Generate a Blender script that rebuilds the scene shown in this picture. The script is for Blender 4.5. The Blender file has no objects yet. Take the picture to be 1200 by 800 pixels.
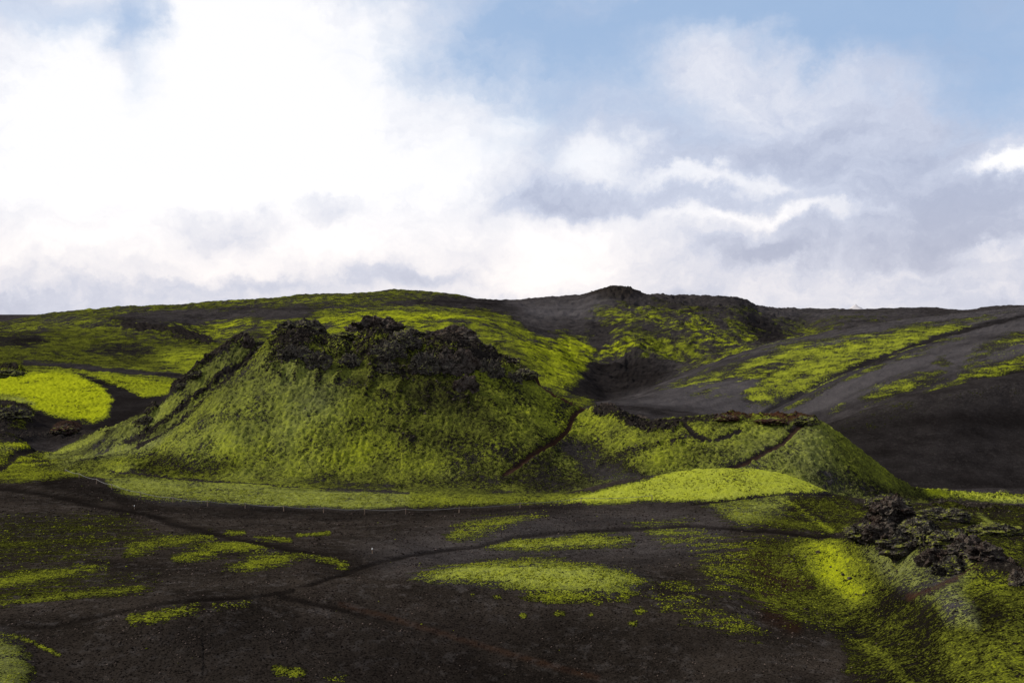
import bpy, bmesh, math, random
import numpy as np
random.seed(4); rng = np.random.default_rng(7)
scn = bpy.context.scene
COL = scn.collection
# ------------------------------------------------------------------ camera
F = 1040.0; HORIZ = 365.0; CAMZ = 60.0            # focal length in photo pixels, horizon row, eye height
TH = math.atan((400 - HORIZ) / F)
cam_d = bpy.data.cameras.new('camera'); cam = bpy.data.objects.new('camera', cam_d); COL.objects.link(cam)
cam_d.sensor_width = 36; cam_d.lens = F / 1200 * 36; cam_d.clip_start = .5; cam_d.clip_end = 60000
cam.location = (0, 0, CAMZ); cam.rotation_euler = (math.pi / 2 - TH, 0, 0)
scn.camera = cam
scn.view_settings.view_transform = 'Standard'; scn.view_settings.look = 'None'
scn.view_settings.gamma = 1; scn.view_settings.exposure = 0.0
try: scn.view_settings.use_curve_mapping = False
except Exception: pass
# ------------------------------------------------------------------ sun
SUN_AZ, SUN_EL = -80.0, 36.0                        # degrees: left of the view direction, above the horizon
sd = bpy.data.lights.new('sun', 'SUN'); so = bpy.data.objects.new('sun', sd); COL.objects.link(so)
sd.energy = 5.0; sd.angle = math.radians(3); sd.color = (1, .94, .82)
az, el = math.radians(SUN_AZ), math.radians(SUN_EL)
so.rotation_euler = (math.pi / 2 - el, 0, math.pi - az)
so.location = (-60, 30, 140)

# ------------------------------------------------------------------ node helpers
class NT:
    def __init__(s, nt): s.nt = nt; nt.nodes.clear()
    def n(s, t, **kw):
        nd = s.nt.nodes.new(t)
        for k, v in kw.items(): setattr(nd, k, v)
        return nd
    def put(s, sock, v):
        if isinstance(v, bpy.types.NodeSocket): s.nt.links.new(v, sock)
        elif v is not None:
            try: sock.default_value = v
            except Exception: sock.default_value = (*v, 1)
    def m(s, op, a, b=None, c=None, clamp=False):
        nd = s.n('ShaderNodeMath', operation=op, use_clamp=clamp)
        for i, v in enumerate((a, b, c)):
            if v is not None: s.put(nd.inputs[i], v)
        return nd.outputs[0]
    def v(s, op, a, b=None, out=0):
        nd = s.n('ShaderNodeVectorMath', operation=op)
        s.put(nd.inputs[0], a)
        if b is not None: s.put(nd.inputs[1], b)
        return nd.outputs[out]
    def rng(s, x, a, b, c=0., d=1., smooth=True):
        nd = s.n('ShaderNodeMapRange', interpolation_type='SMOOTHSTEP' if smooth else 'LINEAR')
        for i, v in enumerate((x, a, b, c, d)): s.put(nd.inputs[i], v)
        return nd.outputs[0]
    def mix(s, f, a, b, mode='MIX'):
        nd = s.n('ShaderNodeMix', data_type='RGBA', blend_type=mode)
        s.put(nd.inputs[0], f); s.put(nd.inputs[6], a); s.put(nd.inputs[7], b)
        return nd.outputs[2]
    def noise(s, vec, scale, detail=5, rough=.55, dist=0, col=False):
        nd = s.n('ShaderNodeTexNoise'); s.put(nd.inputs['Vector'], vec)
        nd.inputs['Scale'].default_value = scale; nd.inputs['Detail'].default_value = detail
        nd.inputs['Roughness'].default_value = rough; nd.inputs['Distortion'].default_value = dist
        return nd.outputs['Color' if col else 'Fac']
    def attr(s, name):
        nd = s.n('ShaderNodeAttribute', attribute_name=name); return nd.outputs['Color'], nd.outputs['Fac'], nd.outputs['Alpha']

# ------------------------------------------------------------------ sky (world)
def ray(px, py):
    dx, dy = (px - 600) / F, (400 - py) / F
    v = np.array([dx, math.cos(TH) + dy * math.sin(TH), -math.sin(TH) + dy * math.cos(TH)])
    return v / np.linalg.norm(v)
world = bpy.data.worlds.new('World'); scn.world = world; world.use_nodes = True
w = NT(world.node_tree)
D3 = w.n('ShaderNodeTexCoord').outputs['Generated']
D3 = w.v('NORMALIZE', D3)
wn = w.noise(D3, 3.2, 3, .5, col=True)
wn2 = w.noise(D3, 9, 9, .62, col=True)
def warpv(amp1, amp2):
    a = w.v('MULTIPLY', w.v('SUBTRACT', wn, (.5, .5, .5)), (amp1, amp1, amp1 * .7))
    b = w.v('MULTIPLY', w.v('SUBTRACT', wn2, (.5, .5, .5)), (amp2, amp2, amp2 * .7))
    return w.v('ADD', D3, w.v('ADD', a, b))
Dw = warpv(.06, .20)
Ds = warpv(.03, .15)
def blob(px, py, rx, ry, amp, src=None, sharp=False):
    d = ray(px, py)
    q = w.v('MULTIPLY', w.v('SUBTRACT', src or Dw, tuple(d)), (F / rx, F / max(rx, ry), F / ry))
    l2 = w.v('DOT_PRODUCT', q, q, out=1)
    if src or sharp: l2 = w.m('POWER', l2, 1.4 if not sharp else 2.6)
    return w.m('MULTIPLY', w.m('EXPONENT', w.m('MULTIPLY', l2, -1.0)), amp)
def total(lst):
    t = lst[0]
    for x in lst[1:]: t = w.m('ADD', t, x)
    return t
sepD = w.n('ShaderNodeSeparateXYZ'); w.put(sepD.inputs[0], D3); zc = sepD.outputs[2]
stretch = w.v('MULTIPLY', Ds, (1, 1, 2.4))
n_big = w.noise(stretch, 2.3, 6, .55)
n_med = w.noise(stretch, 6.5, 10, .62)
n_fine = w.noise(w.v('MULTIPLY', Dw, (1, 1, 2.0)), 15, 9, .66)
# brightness of the cloud deck: 0 slate, .5 lavender grey, 1 blown white
bright = total([w.m('MULTIPLY_ADD', n_big, .45, .24), w.m('MULTIPLY', w.m('SUBTRACT', n_med, .5), .9), w.m('MULTIPLY', w.m('SUBTRACT', n_fine, .5), .5),
    blob(300, 90, 125, 150, .42, None, True), blob(230, 190, 330, 120, .22, None, True), blob(420, 220, 150, 100, .25), blob(240, 120, 260, 180, .28), blob(60, 120, 80, 70, .2), blob(70, 230, 120, 60, .15),
    blob(700, 285, 120, 34, .40, Ds), blob(620, 325, 90, 24, .30, Ds), blob(722, 185, 40, 30, .50, Ds), blob(880, 218, 46, 14, .40), blob(905, 258, 100, 10, .50),
    blob(1180, 196, 42, 10, .75, Ds), blob(805, 212, 50, 10, .36), blob(600, 270, 60, 22, .2), blob(604, 140, 34, 16, .36, Ds), blob(540, 200, 60, 50, .16),
    blob(850, 335, 250, 20, .20), blob(1160, 300, 50, 10, .3, Ds), blob(120, 300, 220, 30, .18), blob(560, 60, 180, 70, .10), blob(820, 100, 130, 60, .08),
    blob(165, 55, 30, 60, -.3, Ds), blob(385, 245, 44, 16, -.46, Ds), blob(265, 262, 70, 30, -.44, Ds), blob(470, 325, 100, 14, -.30, Ds), blob(50, 352, 170, 16, -.14, Ds), blob(240, 345, 120, 12, -.06, Ds),
    blob(740, 238, 170, 18, -.14, Ds), blob(1080, 262, 150, 50, -.32, Ds), blob(880, 298, 70, 12, -.26, Ds), blob(900, 180, 170, 34, -.14, Ds), blob(1100, 340, 120, 12, -.1), blob(610, 235, 70, 30, -.08, Ds), blob(290, 335, 120, 10, -.20, Ds)])
# clear blue gaps
clear = w.m('ADD', total([blob(1110, 60, 200, 110, .62, None, True), blob(1080, 60, 260, 120, .36), blob(560, 0, 190, 100, .62), blob(165, 40, 34, 80, .45, Ds), blob(40, 15, 110, 30, .55, Ds),
    blob(820, 20, 200, 70, .62), blob(700, 130, 160, 80, .42), blob(850, 150, 110, 30, .12, Ds), blob(860, 75, 90, 40, -.62, Ds), blob(960, 120, 90, 36, -.85, Ds), blob(1030, 160, 70, 22, -.6, Ds), blob(1190, 190, 60, 14, -.5, Ds)]), w.m('MULTIPLY', w.m('SUBTRACT', n_med, .5), 1.0))
clear = w.m('ADD', clear, w.rng(w.m('ADD', n_big, w.m('MULTIPLY', zc, .25)), .60, .85, 0, .55))
ramp = w.n('ShaderNodeValToRGB'); w.put(ramp.inputs[0], w.m('MULTIPLY', bright, .86)); e = ramp.color_ramp.elements
e[0].position = .0; e[0].color = (.42, .47, .62, 1)
e[1].position = .82; e[1].color = (1.0, 1.0, 1.03, 1)
for p, c in ((.18, (.48, .53, .68)), (.38, (.62, .67, .81)), (.58, (.82, .84, .92))):
    x = e.new(p); x.color = (*c, 1)
cloudc = w.mix(w.rng(zc, .15, .02, 0, .8), ramp.outputs[0], w.mix(1.0, ramp.outputs[0], (1.11, 1.03, .955, 1), 'MULTIPLY'))
sky = w.n('ShaderNodeTexSky', sky_type='NISHITA', sun_disc=False, sun_elevation=el, sun_rotation=az, altitude=600, air_density=1, dust_density=2.0, ozone_density=1.5)
bluec = w.mix(.80, w.mix(1.0, sky.outputs[0], (.10, .10, .10, 1), 'MULTIPLY'), (.36, .53, .80, 1))
skycol = w.mix(w.m('MULTIPLY', w.rng(clear, .15, 1.15), .92), cloudc, bluec)
# the ground's own tone below the horizon
skycol = w.mix(w.rng(zc, -.04, -.01), (.05, .05, .045, 1), skycol)
bg = w.n('ShaderNodeBackground'); w.put(bg.inputs[0], skycol); bg.inputs[1].default_value = 1.0
wo = w.n('ShaderNodeOutputWorld'); w.put(wo.inputs[0], bg.outputs[0])

# ------------------------------------------------------------------ noise in numpy
def _h(ix, iy, iz, s):
    h = (ix * 374761393 + iy * 668265263 + iz * 2147483647 + s * 1274126177) & 0xFFFFFFFF
    h = ((h ^ (h >> 13)) * 1274126177) & 0xFFFFFFFF
    h = ((h ^ (h >> 16)) * 2246822519) & 0xFFFFFFFF
    return (h ^ (h >> 15)) & 0xFFFFFFFF
def gn2(x, y, s=0):
    ix = np.floor(x).astype(np.int64); iy = np.floor(y).astype(np.int64); fx = x - ix; fy = y - iy
    u = fx * fx * fx * (fx * (fx * 6 - 15) + 10); v = fy * fy * fy * (fy * (fy * 6 - 15) + 10)
    def g(a, b):
        t = _h(ix + a, iy + b, 0, s) * (2 * math.pi / 4294967296.)
        return np.cos(t) * (fx - a) + np.sin(t) * (fy - b)
    r0 = g(0, 0) * (1 - u) + g(1, 0) * u; r1 = g(0, 1) * (1 - u) + g(1, 1) * u
    return (r0 * (1 - v) + r1 * v) * 1.5
def fbm2(x, y, o=5, s=0, gain=.5):
    t = 0; a = 1.; n = 0
    for i in range(o):
        t = t + gn2(x * 2**i + 17.3 * i, y * 2**i - 9.1 * i, s + i) * a; n += a; a *= gain
    return t / n * 1.4
def rid2(x, y, o=4, s=0, gain=.55):
    t = 0; a = 1.; n = 0
    for i in range(o):
        t = t + (1 - 2 * np.abs(gn2(x * 2.1**i + 7.3 * i, y * 2.1**i - 3.1 * i, s + i))) * a; n += a; a *= gain
    return t / n
def vn3(p, s=0):
    i = np.floor(p).astype(np.int64); f = p - i; u = f * f * (3 - 2 * f)
    def c(a, b, d): return _h(i[:, 0] + a, i[:, 1] + b, i[:, 2] + d, s) / 2147483648. - 1
    x0 = lambda b, d: c(0, b, d) * (1 - u[:, 0]) + c(1, b, d) * u[:, 0]
    y0 = lambda d: x0(0, d) * (1 - u[:, 1]) + x0(1, d) * u[:, 1]
    return y0(0) * (1 - u[:, 2]) + y0(1) * u[:, 2]
def sst(a, b, x):
    t = np.clip((x - a) / (b - a), 0, 1); return t * t * (3 - 2 * t)

# ------------------------------------------------------------------ the lie of the land
# each line runs across the whole view (bearing, level it reaches, distance in metres), nearest first; the land is lofted through them
LINES = [
 [(-450,1100,22),(600,1100,20),(900,1120,21),(1200,1120,22),(1650,1100,22)],
 [(-450,870,44),(0,870,44),(300,880,48),(600,885,53),(800,885,52),(900,885,48),(1000,885,48),(1200,880,38),(1650,860,38)],
 [(-450,800,53),(0,795,52),(40,800,53),(300,802,56),(600,802,61),(800,802,60),(900,800,58),(1000,800,58),(1080,800,54),(1200,795,49),(1650,780,50)],
 [(-450,740,61),(0,732,61),(60,742,60),(200,722,62),(400,730,66),(600,732,69),(750,734,69),(850,736,69),(930,740,70),(1000,745,70),(1060,740,66),(1120,722,62),(1200,705,60),(1650,690,60)],
 [(-450,690,70),(0,695,69),(200,690,71),(350,688,72),(450,679,77),(540,667,80),(620,662,81),(700,665,81),(760,675,82),(850,682,82),(900,692,83),(970,698,83),(1020,690,82),(1080,668,78),(1120,672,74),(1200,688,66),(1650,660,66)],
 [(-450,655,84),(0,655,84),(300,648,88),(450,658,88),(540,660,92),(620,661,94),(700,660,94),(760,660,93),(850,655,93),(920,652,95),(970,640,95),(1010,622,93),(1035,594,95),(1048,592,95),(1070,606,90),(1100,624,85),(1140,640,79),(1180,654,74),(1200,666,70),(1300,660,68),(1650,650,65)],
 [(-450,615,112),(0,620,108),(300,618,112),(500,618,113),(700,612,117),(850,615,115),(930,620,112),(1000,627,110),(1040,632,106),(1100,650,98),(1200,700,84),(1650,690,80)],
 [(-450,590,140),(0,572,150),(80,564,158),(120,575,150),(200,590,142),(300,596,140),(400,600,139),(500,597,141),(600,593,143),(680,590,142),(760,588,141),(850,588,138),(900,592,137),(960,602,133),(1000,608,130),(1050,600,128),(1100,604,124),(1150,622,116),(1200,634,110),(1650,620,115)],
 [(-450,545,200),(0,548,180),(80,555,168),(150,568,160),(250,573,158),(400,578,154),(550,580,152),(640,583,150),(700,571,150),(760,560,150),(820,553,150),(860,551,150),(900,554,149),(950,567,146),(985,581,143),(1030,588,142),(1100,594,140),(1200,598,138),(1650,590,140)],
 [(-450,540,215),(0,543,196),(80,555,178),(150,557,168),(250,560,166),(400,562,165),(550,570,162),(640,576,160),(700,574,160),(760,570,160),(850,563,160),(900,567,158),(950,580,156),(1000,592,156),(1060,588,158),(1100,590,160),(1200,594,160),(1650,590,160)],
 [(-450,532,230),(0,533,215),(60,546,190),(110,541,185),(150,538,181),(175,532,182),(215,508,183),(250,480,185),(270,466,186),(345,455,185),(450,460,184),(550,466,184),(620,494,182),(665,522,180),(700,532,178),(760,527,172),(850,518,170),(900,522,168),(950,527,166),(1000,547,166),(1060,577,168),(1100,584,175),(1200,588,180),(1650,590,180)],
 [(-450,525,240),(0,520,230),(60,543,205),(110,539,196),(140,534,194),(175,519,191),(215,494,192),(250,458,195),(270,443,197),(297,420,200),(312,405,201),(332,394,203),(350,392,204),(380,402,206),(410,402,207),(440,391,208),(475,402,208),(525,399,206),(560,411,204),(600,428,202),(650,460,199),(685,478,195),(720,484,190),(760,496,186),(850,489,182),(900,491,180),(945,491,177),(985,511,174),(1030,545,172),(1080,574,176),(1120,576,185),(1200,582,190),(1650,570,200)],
 [(-450,520,250),(0,512,240),(60,535,220),(110,538,205),(140,532,202),(175,522,200),(215,498,201),(250,470,205),(270,456,207),(297,436,210),(320,424,212),(345,412,215),(440,420,222),(560,440,220),(650,480,212),(685,492,207),(760,505,200),(850,505,197),(945,507,192),(985,527,188),(1030,567,186),(1080,596,190),(1200,590,205),(1650,585,210)],
 [(-450,515,260),(0,508,250),(60,534,230),(90,531,218),(112,522,213),(135,510,212),(160,494,212),(207,455,214),(250,421,217),(275,404,219),(288,399,220),(305,402,222),(345,402,225),(440,405,232),(560,430,230),(650,490,225),(690,500,222),(760,515,215),(850,520,212),(945,535,208),(1030,595,205),(1200,594,225),(1650,590,230)],
 [(-450,500,275),(0,497,280),(100,502,285),(200,498,290),(300,520,290),(560,520,290),(700,520,280),(850,535,270),(945,560,255),(1040,586,240),(1100,588,240),(1200,586,245),(1650,585,250)],
 [(-450,470,330),(0,468,330),(100,470,335),(200,467,340),(300,480,340),(450,480,350),(600,475,350),(700,480,340),(850,520,310),(945,530,290),(1040,530,280),(1100,525,280),(1200,520,285),(1650,510,290)],
 [(-450,435,420),(0,437,420),(100,440,410),(200,447,420),(300,450,430),(450,450,430),(600,455,430),(700,475,380),(790,490,370),(880,502,350),(945,506,330),(1000,488,320),(1050,472,320),(1100,458,320),(1200,438,325),(1650,410,330)],
 [(-450,430,450),(0,431,450),(200,438,450),(450,440,470),(600,450,460),(700,475,415),(715,474,410),(790,476,400),(880,490,380),(945,501,360),(1000,492,350),(1100,463,350),(1200,445,355),(1650,425,360)],
 [(-450,410,540),(0,414,540),(100,420,540),(200,425,530),(450,420,540),(600,425,520),(650,445,500),(700,472,440),(720,471,430),(790,458,440),(880,451,430),(945,445,430),(1000,435,430),(1100,415,440),(1200,400,450),(1650,370,460)],
 [(-450,395,650),(0,393,650),(130,398,650),(200,404,640),(450,395,650),(600,402,640),(650,425,600),(690,450,540),(720,467,500),(790,444,540),(850,422,560),(900,405,590),(1000,384,640),(1100,371,700),(1160,365,730),(1200,361,760),(1650,340,800)],
 [(-450,395,750),(0,389,750),(130,377,760),(200,384,740),(240,396,730),(300,385,740),(450,376,740),(560,382,720),(600,392,720),(650,412,700),(700,446,640),(750,440,660),(800,434,690),(850,426,700),(900,412,720),(1000,392,760),(1100,378,820),(1200,368,880),(1650,350,900)],
 [(-450,385,950),(0,385,950),(200,370,950),(330,362,950),(450,360,950),(600,373,920),(660,384,900),(700,388,900),(740,382,900),(800,378,900),(860,374,930),(890,384,950),(940,393,960),(970,380,990),(1000,374,1000),(1100,370,1050),(1200,365,1100),(1650,350,1100)],
 [(-450,398,1350),(0,378,1300),(50,369,1300),(100,364,1300),(150,361,1300),(200,358,1300),(300,352,1300),(400,345,1300),(450,342.5,1300),(490,342.5,1300),(520,345,1310),(580,352,1340),(600,352.5,1350),(640,350,1380),(680,347,1400),(700,342,1400),(716,339,1400),(740,343,1400),(755,348,1400),(800,350.5,1400),(860,352,1420),(875,356,1430),(890,363,1450),(1000,363.5,1500),(1080,362,1500),(1130,365,1450),(1160,361,1400),(1200,358.5,1400),(1650,350,1400)],
 [(-450,400,1700),(0,384,1700),(450,366,1700),(716,368,1800),(860,370,1800),(1000,372,1800),(1200,372,1800),(1650,372,1800)],
 [(-450,374,5000),(600,374,5000),(1650,374,5000)],
 [(-450,368.5,20000),(600,368.5,20000),(1650,368.5,20000)],
]
def slopes(x, y):           # Fritsch-Carlson, along axis 0
    h = np.diff(x, axis=0); d = np.diff(y, axis=0) / h
    m = np.zeros_like(y)
    m[0] = d[0]; m[-1] = d[-1]
    w1 = 2 * h[1:] + h[:-1]; w2 = h[1:] + 2 * h[:-1]
    same = (d[1:] * d[:-1]) > 0
    with np.errstate(all='ignore'):
        hm = (w1 + w2) / (w1 / d[:-1] + w2 / d[1:])
    m[1:-1] = np.where(same, hm, 0)
    # keep some slope over the crests and hollows
    m[1:-1] += np.where(same, 0, .22 * (d[1:] + d[:-1]))
    return m
def herm(x0, x1, y0, y1, m0, m1, t):
    h = x1 - x0; t2 = t * t; t3 = t2 * t
    return (2*t3 - 3*t2 + 1) * y0 + (t3 - 2*t2 + t) * h * m0 + (-2*t3 + 3*t2) * y1 + (t3 - t2) * h * m1
def interp_line(line, q):
    a = np.array(line, float); x = a[:, 0]
    out = []
    for c in (1, 2):
        y = a[:, c]; m = slopes(x[:, None], y[:, None])[:, 0] if len(x) > 2 else np.full(len(x), (y[-1] - y[0]) / (x[-1] - x[0]))
        i = np.clip(np.searchsorted(x, q) - 1, 0, len(x) - 2); t = (q - x[i]) / (x[i+1] - x[i])
        out.append(herm(x[i], x[i+1], y[i], y[i+1], m[i], m[i+1], np.clip(t, 0, 1)))
    return out
PXS = np.concatenate([np.linspace(-450, -60, 60, endpoint=False), np.linspace(-60, 1260, 900), np.linspace(1260, 1650, 60)[1:]])
NC = len(PXS)
KP = np.zeros((len(LINES), NC)); KD = np.zeros_like(KP)
for i, l in enumerate(LINES): KP[i], KD[i] = interp_line(l, PXS)
def py2t(py):
    dy = (400 - py) / F
    return (-math.sin(TH) + dy * math.cos(TH)) / (math.cos(TH) + dy * math.sin(TH))
KZ = py2t(KP) * KD
KM = slopes(KD, KZ)
inn = (PXS > -60) & (PXS < 1260)
rk = []; 
for i in range(len(LINES) - 1):
    dp = np.abs(KP[i+1] - KP[i])[inn].max()
    n = int(max(5, min(60, dp / 1.35)))
    if i < 7: n = int(max(n, (np.abs(KD[i+1] - KD[i])[inn].max()) / .34))
    if i == 0: n = 16
    if i in (22, 23, 24): n = 8
    rk += [i + j / n for j in range(n)]
rk.append(len(LINES) - 1 - 1e-6)
RK = np.array(rk); NR = len(RK); print('grid', NR, NC, NR * NC, flush=True)
ki = np.floor(RK).astype(int); tt = (RK - ki)[:, None]
Dm = KD[ki] * (1 - tt) + KD[ki + 1] * tt
Z = herm(KD[ki], KD[ki+1], KZ[ki], KZ[ki+1], KM[ki], KM[ki+1], tt)
KK = np.repeat(RK[:, None], NC, 1)
UU = (PXS - 600) / F
X = Dm * UU[None, :]; Y = Dm.copy()
def proj(X, Y, Z):
    cz = Y * math.cos(TH) - Z * math.sin(TH); cy = Y * math.sin(TH) + Z * math.cos(TH)
    return 600 + F * X / cz, 400 - F * cy / cz
PX, PY = proj(X, Y, Z)
# wandering of every painted edge, in metres proportional to distance, from noise that lives on the ground
lw = np.log(Dm) * 60
WX = fbm2(X * .02, Y * .02, 8, 11, .66); WY = fbm2(X * .02 + 50, Y * .02, 8, 31, .66)
# ------------------------------------------------------------------ what grows where, plus painted light and shade (channels 0..1)
CH = {c: np.zeros((NR, NC)) for c in 'mbprkd'}      # moss, moss brightness with painted sunlight, pale tint of lichen, ash and lit faces, rust, rock, dark damp cinders with painted shade
TRACK = np.zeros((NR, NC))
def sdist(pts, closed, X_, Y_):
    P = np.array(pts, float); n = len(P); dmin = np.full(X_.shape, 1e9); inside = np.zeros(X_.shape, bool)
    rngi = range(n if closed else n - 1)
    for i in rngi:
        a = P[i]; b = P[(i + 1) % n]; ex, ey = b - a; L = ex * ex + ey * ey + 1e-9
        t = np.clip(((X_ - a[0]) * ex + (Y_ - a[1]) * ey) / L, 0, 1)
        dmin = np.minimum(dmin, np.hypot(X_ - a[0] - t * ex, Y_ - a[1] - t * ey))
        if closed:
            c = (a[1] > Y_) != (b[1] > Y_)
            xi = a[0] + (Y_ - a[1]) * ex / (ey if abs(ey) > 1e-9 else 1e-9)
            inside ^= c & (X_ < xi)
    return np.where(inside, dmin, -dmin) if closed else dmin
def P(vals, k0, k1, pts, soft=5, warp=8, width=None, alpha=1., track=None):
    """vals {'m':.9,...}; pts polygon or (width given) polyline"""
    if k1 <= 8 and soft < 6 and not track: soft = soft * 1.9
    A = np.array(pts, float); pad = soft + warp + (width or 0) + 6
    rows = np.where((RK >= k0) & (RK <= k1))[0]
    if len(rows) == 0: return
    cols = np.where((PXS > A[:, 0].min() - pad - 20) & (PXS < A[:, 0].max() + pad + 20))[0]
    sl = (slice(rows[0], rows[-1] + 1), slice(cols[0], cols[-1] + 1))
    x = PX[sl] + WX[sl] * warp * 1.6; y = PY[sl] + WY[sl] * warp * .8
    if width: mk = sst(width / 2 + soft, width / 2 - soft, sdist(pts, False, x, y * 1.0)) if soft < width / 2 else 1 - sst(max(0, width/2 - soft), width/2 + soft, sdist(pts, False, x, y))
    else: mk = sst(-soft * 1.5, soft * 1.5, sdist(pts, True, x, y))
    mk = mk * alpha
    mks = mk
    if track: mk = mk * np.clip(.95 + .7 * WX[sl], .7, 1.)
    for c, v in vals.items(): CH[c][sl] = CH[c][sl] * (1 - mk) + v * mk
    if track: TRACK[sl] = np.maximum(TRACK[sl], mk * track)
def E(vals, k0, k1, cx, cy, rx, ry, rot=0, soft=.35, warp=8, alpha=1.):
    a = np.linspace(0, 2 * math.pi, 15)[:-1]; c, s = math.cos(math.radians(rot)), math.sin(math.radians(rot))
    pts = [(cx + rx * math.cos(t) * c - ry * math.sin(t) * s, cy + rx * math.cos(t) * s + ry * math.sin(t) * c) for t in a]
    P(vals, k0, k1, pts, soft * min(rx, ry) * 1.5, warp, None, alpha)
A0 = dict(m=0, b=.3)
# --- far range
P(dict(m=.66, b=.40), 19, 23, [(-450,340),(600,330),(600,372),(640,400),(-450,470)], 6, 10)
P(dict(m=.70, b=.42), 14, 20.5, [(-450,385),(600,385),(700,470),(600,560),(-450,520)], 6, 6)
P(dict(m=.12, b=.3), 20, 22.2, [(140,368),(330,360),(400,360),(330,378),(240,385),(150,380)], 4, 10)
P(dict(m=.60, b=.55), 20, 22.2, [(210,380),(290,372),(330,380),(300,395),(260,402),(230,400)], 5, 12)
P(dict(m=.85, b=.62), 19, 22.2, [(310,380),(400,366),(480,362),(590,368),(610,380),(640,402),(600,400),(500,398),(320,404)], 5, 10)
P(dict(m=.50, b=.30), 20, 22.3, [(440,385),(500,378),(580,382),(600,392),(520,395),(450,392)], 4, 10, alpha=.7)
P(dict(m=.08, b=.3, d=.4), 20, 22.6, [(520,349),(600,353),(620,372),(560,362),(450,356)], 3, 6)
P(dict(m=.05, d=.0), 19, 22.9, [(590,354),(690,345),(755,347),(880,352),(1000,360),(1250,350),(1250,372),(1000,400),(900,400),(850,372),(720,378),(640,372)], 5, 8)
P(dict(m=.50, b=.5), 19, 22, [(690,372),(880,366),(900,400),(860,440),(780,445),(700,430)], 8, 10)
P(dict(m=.46, b=.45), 20.5, 22.4, [(690,362),(720,352),(800,358),(880,364),(900,376),(860,380),(760,376),(700,380)], 7, 10)
P(dict(m=.42, b=.35), 19, 22.4, [(900,372),(960,366),(1080,368),(1130,372),(1000,386),(940,408),(905,415)], 8, 10)
P(dict(m=.6, b=.5), 19, 21.6, [(640,384),(700,392),(730,410),(700,430),(660,410)], 7, 10)
P(dict(k=.9, d=.6, m=.15), 21.5, 22.5, [(690,346),(705,341),(716,336),(735,341),(752,347),(735,350),(700,350)], 2, 3)
P(dict(m=.93, b=.72), 19, 21.5, [(600,402),(640,398),(690,400),(700,418),(690,440),(662,455),(640,440)], 6, 9)
P(dict(m=.85, b=.72), 14, 20.4, [(600,400),(640,398),(680,430),(690,448),(680,462),(640,450)], 6, 9)
P(dict(m=.82, b=.72), 19, 21.7, [(705,412),(760,395),(830,388),(885,398),(878,425),(850,432),(790,425),(760,408),(730,420)], 5, 10)
P(dict(m=.08, b=.3, d=.45), 17, 21.5, [(690,430),(735,418),(775,428),(795,445),(760,458),(700,470),(668,464)], 5, 8)
P(dict(m=.10, b=.3, d=.3), 19, 21.7, [(690,378),(720,380),(716,405),(700,418),(690,400)], 4, 6)
P(dict(d=.75, m=.1), 20, 21.9, [(870,380),(900,372),(925,400),(900,415),(880,400)], 6, 8, alpha=.8)
P(dict(m=.68, b=.55), 19.4, 21.6, [(920,395),(950,384),(1000,386),(985,402),(930,412)], 5, 8)
P(dict(k=.6, d=.8, m=.1), 19, 21, [(130,376),(160,378),(200,384),(245,396),(248,408),(225,406),(190,392),(140,384)], 3, 8)
# --- left flats and slopes
P(dict(m=.84, b=.34), 17, 20.2, [(-450,390),(130,386),(230,400),(235,425),(180,432),(-450,430)], 5, 8)
E(dict(m=.2, d=.7), 17, 20.2, 20, 400, 38, 9); E(dict(m=.25, d=.7), 17, 20.2, 140, 411, 45, 7)
P(dict(m=.9, b=.65), 16, 20, [(185,414),(240,410),(245,440),(200,440)], 6, 8)
P(dict(m=.85, b=.5), 14, 18, [(-450,430),(210,432),(230,470),(-450,470)], 4, 6)
P(dict(m=.08, d=.2), 15, 19, [(30,428),(80,431),(150,435),(215,441)], 2.5, 5, 6)
P(dict(m=0, d=.75), 12.5, 16.5, [(85,438),(130,450),(195,464),(215,470),(190,480),(150,512),(60,518),(-450,512),(-450,462),(0,470),(30,470),(60,487),(105,498),(128,490),(135,468),(110,450)], 3, 4)
P(dict(m=1.05, b=.92), 12.5, 16.9, [(-450,440),(0,441),(70,437),(100,445),(125,460),(134,470),(126,488),(108,496),(60,486),(20,468),(0,464),(-450,460)], 3, 4)
P(dict(m=1, b=.74), 13, 16.9, [(95,437),(140,440),(205,450),(203,462),(170,466),(140,455),(115,445)], 2.5, 5)
P(dict(m=.9, p=.5, b=.6), 13, 16, [(0,462),(22,464),(42,474),(20,470),(0,467)], 2, 2)
E(dict(k=1, m=.35, d=.5), 13, 15.8, 12, 488, 30, 15); E(dict(m=.9, b=.45), 13, 15.8, 22, 497, 14, 6); E(dict(k=.9, m=.2, d=.6), 15, 17, 12, 437, 16, 7)
E(dict(k=.8, m=.1, r=.4, d=.5), 12.5, 15, 76, 502, 16, 6)
P(dict(m=.75, b=.55), 6.8, 13, [(-450,520),(60,515),(110,522),(110,556),(40,562),(-450,566)], 4, 6)
P(dict(m=.15, d=.4, k=.5), 11, 14.5, [(0,512),(60,512),(120,510),(190,505)], 2, 3, 7)
P(dict(m=0, d=.9), 7, 13, [(-20,556),(5,546),(18,533),(45,525),(66,519)], 2.5, 3, 8, track=1)
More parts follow.
